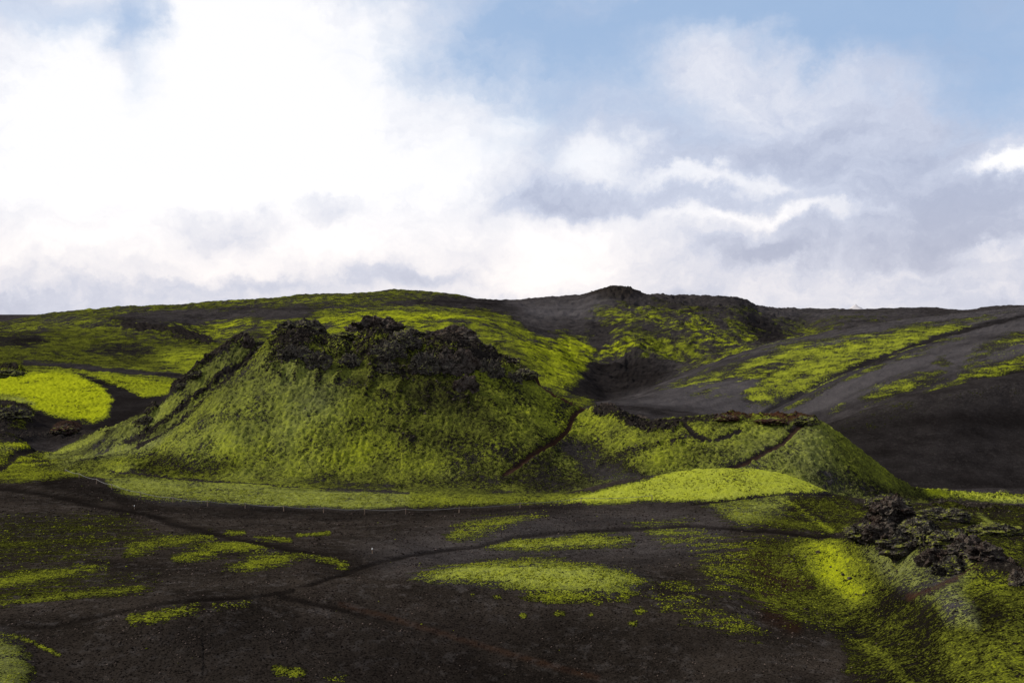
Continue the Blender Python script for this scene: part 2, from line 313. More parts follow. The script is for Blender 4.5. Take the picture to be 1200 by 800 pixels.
# --- main crater
P(dict(m=1.0, b=.46, p=.10), 8.3, 11.6, [(40,575),(60,545),(165,500),(345,370),(440,362),(560,380),(690,470),(740,560),(640,590),(400,598),(130,590)], 5, 4)
P(dict(m=.98, b=.46, p=.3), 11.3, 13.6, [(20,560),(60,530),(180,480),(290,390),(345,395),(345,430),(160,550)], 3, 2)
P(dict(m=.82, b=.20, p=.0), 8.3, 10.5, [(160,545),(200,530),(265,536),(270,552),(230,562),(140,562)], 7, 8)
P(dict(m=.90, b=.30), 8.3, 10.2, [(330,560),(560,540),(640,556),(640,585),(420,584)], 10, 8)
P(dict(m=1, b=.56, p=.42), 6.9, 9.2, [(125,560),(250,568),(400,574),(490,576),(490,592),(420,597),(330,595),(200,591),(150,581),(130,572)], 3, 5)
P(dict(m=.95, b=.52, p=.1), 7.0, 9.3, [(480,575),(560,572),(640,576),(690,578),(660,590),(560,592),(480,595)], 4, 6)
P(dict(m=.8, b=.28), 7.6, 9.4, [(480,574),(560,570),(640,568),(700,566),(640,580),(540,581)], 4, 6)
P(dict(m=.98, b=.5, p=.4), 9, 11.4, [(300,430),(215,500),(180,525),(230,545),(330,520),(400,440),(340,420)], 12, 10, alpha=.8)  # left flank painted paler and brighter for the sunlight on it
P(dict(d=.9, m=.15, k=.6), 11.6, 12.9, [(306,412),(285,428),(262,440),(235,462),(205,488),(180,508),(150,522)], 4, 6, 7)
P(dict(d=.9, m=.2, k=.5), 10.8, 12.6, [(308,414),(297,424),(270,447),(250,462),(232,480),(215,497),(195,512),(165,528)], 2.5, 6, 5.5)
P(dict(k=.95, m=.2, d=.6), 12.6, 13.6, [(290,400),(262,412),(238,430),(218,447),(205,458)], 3, 5, 9)
P(dict(k=.95, m=.2, d=.6), 12.6, 13.6, [(182,482),(170,492),(160,500)], 2, 3, 8)
P(dict(k=.85, m=.42, d=.5), 9.8, 12.6, [(292,440),(318,403),(335,380),(440,365),(525,380),(600,420),(625,442),(600,436),(575,432),(552,440),(548,456),(520,452),(480,446),(440,436),(400,424),(370,436),(345,424),(322,432),(308,446)], 6, 14)
E(dict(k=1, m=.06, d=.75), 9.8, 12.6, 530, 412, 50, 26, 20, warp=12); E(dict(k=1, m=.05, d=.8), 9.8, 12.6, 442, 388, 30, 13); E(dict(k=1, m=.1, d=.6), 9.8, 12.6, 350, 396, 22, 14)
P(dict(k=.9, m=.25, d=.5), 9.5, 12, [(585,414),(605,430),(628,446)], 3, 5, 10)
for cx_, cy_, rx_, ry_ in ((600, 470, 40, 26), (560, 500, 40, 24), (480, 500, 30, 26), (640, 500, 22, 26), (520, 460, 40, 14), (610, 530, 40, 14)): E(dict(m=.70, b=.36, d=.6), 8.8, 11.6, cx_, cy_, rx_, ry_, -15, warp=14, alpha=.8)
for q in ([(326,424),(318,446)], [(372,430),(362,452)], [(398,432),(388,448)], [(432,438),(424,464)], [(472,445),(462,472)], [(508,450),(503,466)], [(548,455),(546,474)], [(580,440),(588,456)], [(345,428),(338,444)]):
    P(dict(k=.9, m=.34, d=.5), 9.6, 11.8, q, 4, 10, 8, alpha=.85)
for q in ([(470,470),(480,485),(500,482)], [(475,495),(470,508),(482,516)], [(440,462),(455,470)], [(515,455),(530,468)], [(562,470),(580,478)]):
    P(dict(k=.7, m=.35, d=.4), 9, 11.6, q, 4, 9, 7)
P(dict(m=.05, d=.5), 8, 10, [(127,553),(200,562),(277,567),(400,572),(480,577)], .8, 1.5, 1.8)
# --- valley between the craters, second crater
P(dict(m=.75, b=.14, d=.3), 8.4, 10.8, [(575,568),(600,553),(640,535),(668,512),(700,520),(760,555),(740,572),(640,580)], 6, 6)  # shade lying in the valley, painted into moss and cinder tone
P(dict(m=.97, b=.47, p=.12), 8.8, 11.6, [(672,500),(690,480),(760,485),(850,480),(945,484),(985,505),(1090,580),(1080,600),(940,582),(850,560),(760,560),(715,535)], 4, 4)
P(dict(m=.35, b=.2, d=.35, p=.2), 8.6, 10.8, [(655,528),(672,520),(712,540),(748,558),(720,572),(690,565)], 6, 7)
P(dict(m=.93, b=.28), 8.8, 11.3, [(930,545),(1000,548),(1085,590),(1050,612),(985,590),(940,568)], 8, 7)
P(dict(m=.05, k=.8, d=.9), 9.8, 12, [(696,484),(714,486),(732,494),(762,503),(790,500)], 3, 5, 13)  # dark rim rock, with the shadow at the saddle painted in
P(dict(m=.1, k=.6, d=.8), 10.3, 12, [(760,500),(800,496),(845,493)], 2, 5, 6)
P(dict(m=.5, k=.5, d=.4), 9.5, 11.5, [(700,545),(730,532),(770,522),(800,518)], 4, 5, 6)
P(dict(m=.1, d=.85), 10, 11.6, [(803,497),(818,512),(835,518),(868,508)], 2, 4, 6)
P(dict(m=.15, d=.8), 10, 11.6, [(770,528),(800,523),(832,517)], 1.5, 3, 3)
P(dict(m=.15, k=.7, r=.9, d=.2), 10.4, 12, [(842,488),(870,489),(900,493),(930,494),(948,491)], 2.5, 4, 8)
P(dict(m=.1, k=.6, d=.8), 10.7, 12, [(920,496),(945,490),(955,494)], 2, 3, 6)
P(dict(m=-.2, d=.9, r=.2), 8.8, 11.8, [(948,493),(928,508),(916,521),(888,536),(870,546),(852,553)], 2, 2.5, 6, track=1)
P(dict(m=0, d=.6, r=.5), 10, 12, [(612,436),(630,449),(650,463),(670,474),(688,479)], 1.6, 1.5, 4.2, track=1)
P(dict(m=-.2, d=.9, r=.3), 8.8, 12, [(686,476),(670,489),(664,505),(648,521),(620,535),(602,549),(588,557)], 2, 2.5, 6, track=1)
# --- green mound and what lies below it
P(dict(m=1.2, b=.96, p=.32), 6.9, 8.7, [(640,592),(700,578),(760,562),(820,545),(870,540),(920,545),(965,562),(984,577),(940,581),(840,586),(760,589),(690,591)], 2.5, 3)  # sunlit patch on the mound, painted as brighter moss tone
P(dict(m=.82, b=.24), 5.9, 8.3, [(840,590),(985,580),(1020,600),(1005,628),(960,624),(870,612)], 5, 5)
P(dict(m=.92, b=.6, p=.5), 5.9, 8, [(833,591),(880,585),(922,583),(916,598),(872,612),(852,604)], 5, 5)
P(dict(m=.95, b=.62), 5.9, 8, [(918,586),(945,603),(976,622)], 2, 2.5, 3)
P(dict(m=0, d=.9), 6.5, 8, [(812,590),(860,585),(915,580),(985,579)], 1.2, 2, 2.6, track=1)
P(dict(m=1.0, b=.85, p=.1), 8.2, 12, [(1080,573),(1140,575),(1250,584),(1250,590),(1140,588),(1085,585)], 3, 4)
P(dict(m=.15, d=.8, k=.6), 7.8, 9.5, [(1095,593),(1140,598),(1250,600)], 4, 5, 9)
P(dict(m=.55, b=.16, d=.4), 5.9, 8, [(1010,600),(1060,590),(1250,604),(1250,700),(1090,660)], 5, 6)
P(dict(m=.9, b=.5, p=.3), 6, 8, [(1145,604),(1160,614),(1172,622)], 1.5, 3, 3); E(dict(m=.9, b=.5), 5.9, 8, 1180, 648, 18, 9)
# --- foreground
P(dict(m=.5, b=.12), 4, 7, [(-450,600),(60,605),(150,605),(180,625),(120,640),(80,655),(-450,665)], 10, 14)
P(dict(m=.40, b=.15), 3.5, 6, [(-450,672),(100,662),(180,668),(170,690),(60,705),(-450,712)], 7, 12)
P(dict(m=.66, b=.42), 3.5, 6.5, [(150,643),(190,632),(245,628)], 5, 8, 9)
P(dict(m=.80, b=.55), 3.5, 6.5, [(205,652),(255,642),(310,637)], 4, 9, 10)
P(dict(m=.90, b=.62), 3.5, 6.2, [(258,669),(292,652),(338,643),(348,651),(332,661),(284,671)], 4, 7)
P(dict(m=.7, b=.5), 3.5, 6.5, [(340,645),(370,650),(405,662)], 3, 6, 8)
P(dict(m=.7, b=.5), 3.5, 6.7, [(264,623),(286,622)], 2, 4, 4); P(dict(m=.7, b=.5), 3.5, 6.7, [(300,630),(340,632)], 2, 4, 4); P(dict(m=.7, b=.5), 3.5, 6.7, [(350,626),(386,623)], 1.5, 3, 2.5)
P(dict(m=.62, b=.45), 3.5, 6, [(0,681),(60,671),(122,660)], 4, 7, 7); P(dict(m=.6, b=.3), 3, 6, [(0,708),(60,701),(160,689)], 3, 6, 5)
P(dict(m=.55, b=.45), 2.5, 5, [(152,727),(190,721),(226,714)], 5, 7, 9); P(dict(m=.5, b=.45), 2.5, 5, [(250,712),(286,710)], 4, 6, 6)
P(dict(m=.95, b=.38, p=.4), .5, 3.5, [(-450,740),(0,744),(22,756),(34,780),(30,830),(-450,830)], 5, 9)
P(dict(m=.75, b=.5), 1, 4, [(0,744),(30,750),(68,767)], 1.5, 3, 3)
P(dict(m=.6, b=.4), 1, 3, [(325,788),(352,790)], 5, 6, 9); P(dict(m=.5, b=.4), 1, 3, [(380,797),(400,797)], 4, 6, 7)
P(dict(m=.78, b=.66), 5, 7.2, [(524,628),(534,616),(560,610),(600,606),(612,611),(598,618),(556,630)], 4, 7)
P(dict(m=.3, b=.6), 5, 7.2, [(610,606),(640,603)], 3, 6, 5)
P(dict(m=1.05, b=.70, p=.4), 4.4, 6.8, [(566,643),(600,633),(680,628),(738,629),(742,636),(700,641),(610,645)], 2.5, 5)
P(dict(m=.42, b=.5), 2.8, 4.6, [(590,688),(700,690),(745,690),(735,706),(640,704)], 6, 8)
P(dict(m=1.12, b=.74, p=.4), 3.2, 5.4, [(480,676),(510,668),(560,660),(620,656),(690,660),(732,668),(757,679),(742,689),(700,692),(640,688),(560,685),(510,682)], 3.5, 5)
for x_, y_, r_ in ((582,698,5),(655,719,5),(750,716,7),(613,722,4),(700,706,5),(742,731,4),(555,697,4),(792,690,6),(692,720,3)): E(dict(m=.8, b=.6), 2, 5, x_, y_, r_, r_ * .5, warp=4)
P(dict(m=.34, b=.45), 4.6, 7, [(735,612),(810,608),(850,630),(780,642)], 6, 10); P(dict(m=.42, b=.45), 3.2, 5, [(740,690),(800,675),(830,700),(780,720)], 8, 10)
P(dict(m=.36, b=.45), 3, 6.2, [(800,630),(900,632),(900,700),(830,690)], 10, 10); P(dict(m=.40, b=.4), 2.2, 4.2, [(800,700),(880,720),(900,750),(850,745),(800,730)], 8, 10)
# rusty brown hollow side, bright hollow, gully
P(dict(m=.55, b=.28, r=.15), 2.5, 5.6, [(868,650),(905,640),(940,650),(948,690),(920,725),(880,700)], 10, 10)
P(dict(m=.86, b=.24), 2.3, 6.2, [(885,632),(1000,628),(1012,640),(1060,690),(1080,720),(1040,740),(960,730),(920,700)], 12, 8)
P(dict(m=.5, r=.18, d=.5, b=.25), 3, 5.6, [(880,655),(915,650),(940,675),(930,700),(895,690)], 9, 9)
P(dict(m=.2, k=.6, d=.8, r=.2), 3.4, 5, [(925,655),(935,668),(950,682)], 4, 5, 11)
P(dict(m=.2, d=.8, r=.1), 2.5, 4, [(900,722),(930,735)], 5, 6, 12)
P(dict(m=1.0, b=.50), 2.8, 5.8, [(940,630),(990,630),(1008,646),(1018,680),(1034,722),(995,716),(962,698),(945,665)], 14, 30, alpha=.9)  # pool of sunlight in the hollow, painted as brighter moss strokes
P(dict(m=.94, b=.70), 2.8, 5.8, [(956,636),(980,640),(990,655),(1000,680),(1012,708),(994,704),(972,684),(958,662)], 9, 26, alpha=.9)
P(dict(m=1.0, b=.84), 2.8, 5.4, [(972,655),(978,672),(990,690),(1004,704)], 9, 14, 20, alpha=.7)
P(dict(m=.42, b=.10, d=.8), .6, 4.2, [(985,725),(1035,690),(1075,700),(1130,740),(1160,800),(1060,850),(985,790)], 14, 12)  # gully moss and cinders, with shadow below the crag painted in
P(dict(m=.74, b=.3), 1, 3.8, [(925,722),(985,742),(1030,768),(1070,805)], 7, 8, 11)
P(dict(m=.8, b=.30), 2, 4, [(915,700),(980,725),(1050,735)], 8, 8, 18, alpha=.7)
# right-hand craggy ridge
P(dict(m=.98, b=.30, p=.0), .5, 4.4, [(1085,680),(1130,660),(1200,655),(1700,620),(1700,860),(1150,860),(1100,760)], 8, 8)
P(dict(m=.75, b=.40, p=.62, k=.25), 3, 5.2, [(1012,645),(1055,636),(1100,652),(1140,668),(1120,700),(1080,702),(1040,680)], 8, 8)  # left-facing ridge face, its light painted in as a paler tint
P(dict(k=1, m=.22, d=.55), 3.8, 6, [(984,632),(1008,612),(1032,586),(1062,588),(1082,610),(1135,628),(1185,650),(1196,672),(1150,668),(1125,660),(1092,650),(1060,646),(1020,648)], 4, 7)
P(dict(m=.4, p=.95, b=.5, k=.4), 2.5, 4.4, [(1095,700),(1118,690),(1140,712),(1145,735),(1110,730)], 6, 7)
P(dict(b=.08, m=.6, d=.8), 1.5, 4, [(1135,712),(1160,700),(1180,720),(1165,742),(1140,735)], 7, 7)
P(dict(b=.42, m=1), 1, 3, [(1150,775),(1185,740),(1260,750),(1260,840),(1150,820)], 12, 9)
P(dict(r=.45, m=.15, k=.5), 3, 5, [(1142,664),(1118,680),(1090,694),(1066,700)], 2.5, 4, 4)
P(dict(b=.5, m=.9), 3.4, 5, [(1118,662),(1145,660),(1185,680),(1180,700),(1135,690)], 6, 6)
# --- right-hand ash slopes
P(dict(m=.42, b=.5), 16.6, 19.3, [(770,456),(850,428),(923,400),(1017,388),(1120,376),(1190,366),(1150,386),(1090,412),(1000,446),(943,470),(900,480),(860,470)], 8, 8)
P(dict(m=.76, b=.64), 16.6, 19.3, [(790,456),(850,436),(923,409),(1017,393),(1100,382),(1167,373),(1135,383),(1083,403),(1050,417),(1000,432),(943,459),(908,471),(875,464),(893,447),(850,452)], 6, 9)
P(dict(m=.05), 16.6, 19.3, [(832,456),(855,446),(895,442),(905,438),(880,452),(860,462),(835,465)], 3, 4, alpha=.8)
P(dict(m=.70, b=.62), 16.6, 19, [(880,468),(920,458),(960,440),(1030,425)], 3, 5, 8)
for a in (dict(c=(945,470,28,8),m=.55),dict(c=(1040,452,38,9),m=.40),dict(c=(1107,425,8,4),m=.75),dict(c=(1080,455,32,8),m=.42),dict(c=(1130,438,16,8),m=.7),dict(c=(1165,418,30,12),m=.66),dict(c=(1190,405,26,9),m=.6),dict(c=(1025,474,26,5),m=.42),dict(c=(975,480,22,5),m=.4)):
    E(dict(m=a['m'], b=.55), 16, 18.9, *a['c'], -18, soft=.6, warp=12)
P(dict(m=.0, d=.95), 16.1, 19.6, [(885,490),(905,479),(930,465),(960,449),(1000,432),(1050,411),(1100,396),(1150,382),(1210,368)], 1.5, 1, 5, track=1)
P(dict(m=.0, d=.5), 16.1, 19.2, [(905,484),(935,468),(962,454),(1005,436),(1050,417),(1100,402)], 1.5, 1, 3)
P(dict(r=0, m=.26, b=.12, d=.1), 14.6, 16.4, [(960,500),(1050,468),(1250,430),(1250,465),(1100,480),(990,520)], 9, 8)
P(dict(r=0, m=.05, d=.6), 15.8, 17.6, [(1050,470),(1120,450),(1250,425),(1250,440),(1120,462)], 4, 6, alpha=.8)
def PA(v, k0, k1, pts, soft=8):          # paler ash (only where no moss grows)
    P(dict(p=v), k0, k1, pts, soft, 10)
PA(.42, 16.7, 19.5, [(690,480),(790,440),(900,400),(1100,366),(1260,340),(1260,400),(1180,425),(1060,455),(960,492),(850,500)])
PA(.55, 20.5, 22.6, [(596,358),(640,356),(700,353),(716,362),(690,376),(640,376),(605,368)]); PA(.3, 20.5, 22.8, [(880,362),(1000,364),(1080,368),(960,378),(890,374)])
PA(.22, 4.0, 7.4, [(420,640),(600,605),(780,592),(860,606),(840,650),(760,660),(620,658),(450,672)], 12)
P(dict(d=.55, p=0), 14.3, 16.3, [(880,560),(950,505),(1050,478),(1260,460),(1260,600),(1000,600)], 12, 10)
P(dict(d=.8, p=0), 17.5, 21.4, [(668,462),(700,430),(745,425),(780,436),(770,455),(720,468),(690,472)], 7, 8)
P(dict(m=1.15, b=.56, p=.12), 9, 11.8, [(940,496),(985,506),(1070,576),(1030,572),(985,556),(935,540)], 6, 5)  # moss tone raised to paint light onto the second crater's right flank
P(dict(m=.62, b=.6), 16.2, 18.9, [(1130,446),(1150,420),(1190,398),(1260,380),(1260,415),(1180,440)], 5, 12)
P(dict(m=.52, b=.55), 16.2, 18.9, [(1000,470),(1050,448),(1100,436),(1120,452),(1060,468)], 6, 14)
P(dict(m=.60, b=.62), 19, 21.7, [(700,372),(760,366),(880,384),(905,410),(860,440),(790,432),(770,412),(720,398)], 6, 14, alpha=.7)
# --- tracks in the foreground cinders
T = lambda pts, wd, k0, k1, tr=1, **v: P(dict(dict(m=0, d=.95), **v), k0, k1, pts, wd * .42, 7.0, wd * .9, track=tr)
T([(0,567),(50,574),(100,586),(167,599),(200,611),(250,623),(300,634),(350,642),(400,649),(425,655)], 7, 4.2, 8)
P(dict(d=.6), 4.2, 6.2, [(380,640),(450,645),(470,660),(410,680),(360,665)], 8, 6)
T([(340,694),(400,673),(450,656),(500,645),(560,640),(600,630),(650,623),(700,621),(760,618),(800,614),(840,616),(900,620),(960,629),(985,628)], 4.5, 4, 7)
T([(-20,743),(60,736),(130,719),(200,707),(300,700),(345,692)], 4.5, 3, 5.5)
T([(330,699),(400,714),(500,744),(600,774),(700,800),(760,820)], 7, 1, 4.8)
P(dict(r=.18, d=.5), 1, 4.8, [(400,708),(500,738),(600,768),(700,794)], 2, 3, 3, alpha=.6)
P(dict(d=.7), 5.9, 7.7, [(60,562),(130,575),(200,592),(300,600)], 5, 8, 12)
P(dict(d=.45), .5, 4.0, [(-50,745),(300,725),(620,715),(800,730),(920,760),(1000,860),(-50,860)], 14, 16)  # shade of the near front slope, painted into the cinders
P(dict(m=0, d=.6), 5.9, 7.8, [(150,586),(250,594),(340,599),(450,603),(600,597),(680,592)], 4, 6, 8)
fz = sst(18.6, 19.4, KK) * (1 - sst(22.6, 23, KK))
rl = rid2(X * .014 + .9 * WX + .006 * Y, Y * .007, 4, 131); rf = fbm2(X * .05, Y * .02, 4, 137)
CH['m'] = np.where(CH['m'] > .2, CH['m'] - fz * (.50 * np.clip(rl - .2, 0, 1) + .40 * np.clip(rf, -.4, 1)), CH['m'])
CH['b'] = np.clip(CH['b'] + fz * .35 * fbm2(X * .012, Y * .006, 4, 139), .05, 1.1)
al = X * .845 + Y * .534; pe = -X * .534 + Y * .845; zz = sst(16.5, 16.8, KK) * (1 - sst(19.2, 19.5, KK)) * (PX > 700)
st1 = fbm2(al * .008, pe * .06, 5, 171); CH['m'] = np.where(CH['m'] > .15, CH['m'] - zz * .75 * np.clip(-st1, -.1, .5), CH['m']); CH['d'] = np.clip(CH['d'] + zz * .5 * np.clip(fbm2(al * .01, pe * .12, 4, 173), 0, 1), 0, 1)
cz_ = sst(8.6, 9, KK) * (1 - sst(13.4, 14, KK)); CH['b'] = np.clip(CH['b'] + cz_ * (.30 * fbm2(X * .035, Y * .05, 4, 181) + .16 * fbm2(X * .2 + .12 * Y, Y * .2, 3, 185)), .05, 1.1)
CH['p'] = np.clip(CH['p'] + cz_ * np.clip(fbm2(X * .03, Y * .03, 4, 183), 0, 1) * .7, 0, 1)
CH['p'] = np.where((KK > 15) & (CH['m'] > .35), CH['p'] * .25, CH['p'])
nearm = (KK < 7) * (CH['m'] > .05) * (CH['m'] < 1.03) * (1 - .7 * sst(860, 960, PX)); CH['m'] = CH['m'] + nearm * .55 * fbm2(X * .10 + Y * .05, Y * .8 - X * .12, 4, 191)
sw = fbm2(X * .05 + WX, Y * .08 + WY, 5, 151); CH['d'] = np.clip(CH['d'] + (KK < 8) * np.clip(sw, -.1, .6) * .55, 0, 1)
CH['d'] = np.clip(CH['d'] + sst(14, 14.5, KK) * np.clip(fbm2(X * .012, Y * .03, 4, 155), 0, .5) * .9, 0, 1)
# ------------------------------------------------------------------ relief of the ground
k_, m_, d_ = CH['k'], np.clip(CH['m'], 0, 1), CH['d']
near = np.clip(Dm / 200, .25, 6)
H = Z.copy()
flat7 = sst(22.3, 23.2, KK)
H += (1 - flat7) * fbm2(X * .012, Y * .012, 4, 3) * np.clip(Dm * .0035, .15, 4.) * .9             # broad swells
H += (1 - flat7) * fbm2(X * .07, Y * .07, 4, 5) * np.clip(Dm * .0022, .10, 1.6) * .8
tuft = fbm2(X * .9, Y * .9, 3, 41, .6)
cone_ = sst(8.6, 9.3, KK)
b1 = np.abs(gn2(X * .66 + .3 * tuft, Y * .66, 141)); b2 = np.abs(gn2(X * 1.45 + .2 * tuft, Y * 1.45, 142)); b3 = np.abs(gn2(X * .30, Y * .30 + .3 * tuft, 143))
cush = .75 * b1 + .55 * b2 + .5 * b3                      # rounded cushions with creases between them
H += m_ * (1 - flat7) * (.24 * tuft + .85 * cush) * np.clip(Dm / 190, .22, 1.15) * (.35 + .65 * np.maximum(cone_, .8 * sst(900, 1000, PX) * (KK < 6)))
gap = (1 - sst(.0, .17, b2)) * .5 + (1 - sst(.0, .12, b1)) * .6
CH['m'] = CH['m'] - (CH['m'] < 1.02) * gap * .30 * sst(8.3, 8.8, KK) * (1 - sst(14, 19, KK) * .5)
lowm = (CH['k'] > .3) & (KK > 9) & (KK < 13); CH['m'] = CH['m'] + lowm * (.28 * fbm2(X * .16, Y * .16, 4, 161) + .14)
# rills running down the far slopes
far = sst(14, 17, KK) * (1 - flat7)
H += far * rid2(X * .018 + .6 * WX, Y * .008, 4, 61) * np.clip(Dm * .006, 0, 6) * sst(590, 760, PX + 0) * (1 - sst(900, 1000, PX)) * sst(18.8, 19.6, KK) * 1.1
H += far * rid2(X * .05, Y * .03, 4, 65) * np.clip(Dm * .0016, 0, 1.5)
# crags
cr = rid2(X * .13, Y * .13, 4, 71); cr2 = rid2(X * .55, Y * .55, 3, 75)
stepn = np.round((cr * 3)) / 3
H += k_ * (1.5 * (cr - .25) + .9 * stepn * .8 + .75 * cr2) * np.clip(Dm / 190, .42, 2.2)
H -= TRACK * .18 * np.clip(Dm / 120, .5, 3)
H += (1 - m_) * (1 - k_) * (1 - flat7) * .035 * fbm2(X * 1.6, Y * 1.6, 3, 81)
H -= np.clip(d_ - .5, 0, 1) * .25 * (KK > 8) * (KK < 14)
Zc = H + CAMZ
PX2, PY2 = proj(X, Y, H)
def spot(px, py, k0, k1):
    """where the sight line (px,py) meets the land between two feature lines"""
    r = np.where((RK >= k0) & (RK <= k1))[0]; s = slice(r[0], r[-1] + 1)
    d = (PX2[s] - px)**2 + (PY2[s] - py)**2; i, j = np.unravel_index(np.argmin(d), d.shape); i += r[0]
    return X[i, j], Y[i, j], Zc[i, j]
# ------------------------------------------------------------------ terrain material
def terrain_mat(name, far_ash=0.):
    mt = bpy.data.materials.new(name); mt.use_nodes = True; t = NT(mt.node_tree)
    ob = t.n('ShaderNodeTexCoord').outputs['Object']
    c1, _, a1 = t.attr('cover'); c2, _, a2 = t.attr('cover2')
    s1 = t.n('ShaderNodeSeparateColor'); t.put(s1.inputs[0], c1); s2 = t.n('ShaderNodeSeparateColor'); t.put(s2.inputs[0], c2)
    moss, bri, pale = s1.outputs; rust, rock, dark = s2.outputs; dist = a1
    nA = t.noise(ob, 1.5, 8, .70); nB = t.noise(ob, .12, 10, .62); nC = t.noise(ob, 6, 4, .6); nD = t.noise(ob, .03, 5, .55)
    nE = t.noise(t.v('MULTIPLY', ob, (.35, .35, 1)), 2.2, 6, .7)
    th = t.m('ADD', t.m('MULTIPLY', t.m('SUBTRACT', nA, .5), 3.6), t.m('MULTIPLY', t.m('SUBTRACT', nB, .5), 3.0))
    ndf = t.m('MULTIPLY', t.m('SUBTRACT', nC, .5), t.m('SUBTRACT', 1.0, dist)); th = t.m('ADD', th, t.m('MULTIPLY', ndf, 2.2))
    mm = t.rng(t.m('ADD', moss, t.m('MULTIPLY', th, t.rng(moss, .0, .3))), .38, .66)
    # moss
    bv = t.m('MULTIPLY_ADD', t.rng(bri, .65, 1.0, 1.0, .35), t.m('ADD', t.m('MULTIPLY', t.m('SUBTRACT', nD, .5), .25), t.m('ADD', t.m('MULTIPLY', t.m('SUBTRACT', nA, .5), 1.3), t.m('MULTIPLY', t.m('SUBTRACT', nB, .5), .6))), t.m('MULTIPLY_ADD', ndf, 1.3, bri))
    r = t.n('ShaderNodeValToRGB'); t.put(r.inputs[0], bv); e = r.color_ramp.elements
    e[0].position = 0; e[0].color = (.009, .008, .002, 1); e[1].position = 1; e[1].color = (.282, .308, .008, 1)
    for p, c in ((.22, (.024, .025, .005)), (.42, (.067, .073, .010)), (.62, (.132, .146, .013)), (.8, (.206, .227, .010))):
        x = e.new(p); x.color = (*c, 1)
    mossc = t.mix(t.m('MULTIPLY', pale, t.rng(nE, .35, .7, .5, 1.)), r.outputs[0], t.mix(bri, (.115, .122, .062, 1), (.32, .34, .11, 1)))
    # cinders
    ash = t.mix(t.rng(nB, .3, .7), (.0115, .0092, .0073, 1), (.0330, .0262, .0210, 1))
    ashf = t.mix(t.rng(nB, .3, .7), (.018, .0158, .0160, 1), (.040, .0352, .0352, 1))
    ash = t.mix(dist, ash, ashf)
    ash = t.mix(pale, ash, (.092, .084, .088, 1))
    ash = t.mix(t.rng(nA, .50, .30), ash, t.mix(.55, ash, (0, 0, 0, 1))); ash = t.mix(t.rng(nE, .5, .66, 0, .35), ash, (.085, .075, .070, 1))
    ash = t.mix(t.rng(nC, .50, .34), ash, (.004, .003, .0025, 1)); ash = t.mix(t.m('MULTIPLY', t.rng(nC, .56, .72), .5), ash, (.060, .045, .036, 1))
    ash = t.mix(t.m('MULTIPLY', dark, .85), ash, t.mix(.5, ash, (.003, .0025, .0025, 1)))
    ash = t.mix(t.m('MULTIPLY', dark, .65), ash, (.0035, .0027, .0024, 1))
    rustc = t.mix(t.rng(nA, .3, .7), (.055, .016, .008, 1), (.085, .034, .010, 1))
    ash = t.mix(t.m('MULTIPLY', rust, t.rng(nA, .25, .6)), ash, rustc)
    # crag
    rk_ = t.mix(t.rng(nA, .35, .7), (.008, .0065, .006, 1), (.038, .031, .026, 1))
    rk_ = t.mix(t.rng(nE, .60, .74, 0, .8), rk_, (.12, .12, .085, 1))
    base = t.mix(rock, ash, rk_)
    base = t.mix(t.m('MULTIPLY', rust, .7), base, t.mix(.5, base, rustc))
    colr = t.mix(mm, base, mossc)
    bs = t.n('ShaderNodeBsdfPrincipled'); t.put(bs.inputs['Base Color'], colr)
    bs.inputs['Roughness'].default_value = .95; bs.inputs['Specular IOR Level'].default_value = 0
    hgt = t.m('ADD', t.m('MULTIPLY', nA, t.m('MULTIPLY_ADD', mm, .9, t.m('MULTIPLY', rock, 1.6))), t.m('ADD', t.m('MULTIPLY', nC, .12), t.m('MULTIPLY', mm, .12)))
    bp = t.n('ShaderNodeBump'); bp.inputs['Strength'].default_value = .9; bp.inputs['Distance'].default_value = .55
    t.put(bp.inputs['Height'], hgt); t.put(bs.inputs['Normal'], bp.outputs[0])
    o = t.n('ShaderNodeOutputMaterial'); t.put(o.inputs[0], bs.outputs[0])
    return mt
M_LAND = terrain_mat('moss_and_cinders')
# ------------------------------------------------------------------ split the land into its named pieces
ZN = ['ground', 'footpath', 'crater_hill', 'crater_hill.001', 'moss_mound', 'rocky_ridge', 'ash_hill', 'ash_slope', 'lava_plain', 'far_hills', 'hollow']
fk = KK[:-1, :-1]; fx = PX[:-1, :-1]; fy = PY[:-1, :-1]
lab = np.zeros(fk.shape, int)
lab[(fk >= 8.9) & (fk < 13.5) & (fx < 690)] = 2
lab[(fk >= 8.9) & (fk < 13.5) & (fx >= 690) & (fx < 1090)] = 3
lab[(fk >= 8.9) & (fk < 13.5) & (fx < 105)] = 8
lab[(fk >= 13.5) & (fk < 19.1)] = 8
lab[(fk >= 14) & (fk < 16.7) & (fx > 860)] = 6
lab[(fk >= 16.7) & (fk < 19.3) & (fx > 705)] = 7
lab[(fk >= 19.1) & (lab != 7)] = 9
lab[(fk >= 7.15) & (fk < 8.75) & (fx > 655) & (fx < 990)] = 4
edge = 990 + 22 * (5.4 - fk)
lab[(fk > 1.8) & (fk < 6.2) & (fx > edge)] = 5
lab[(fk > 3.4) & (fk < 5.6) & (fx > 925) & (fx < edge)] = 10
lab[TRACK[:-1, :-1] > .5] = 1
co = np.stack([X, Y, Zc], -1).reshape(-1, 3)
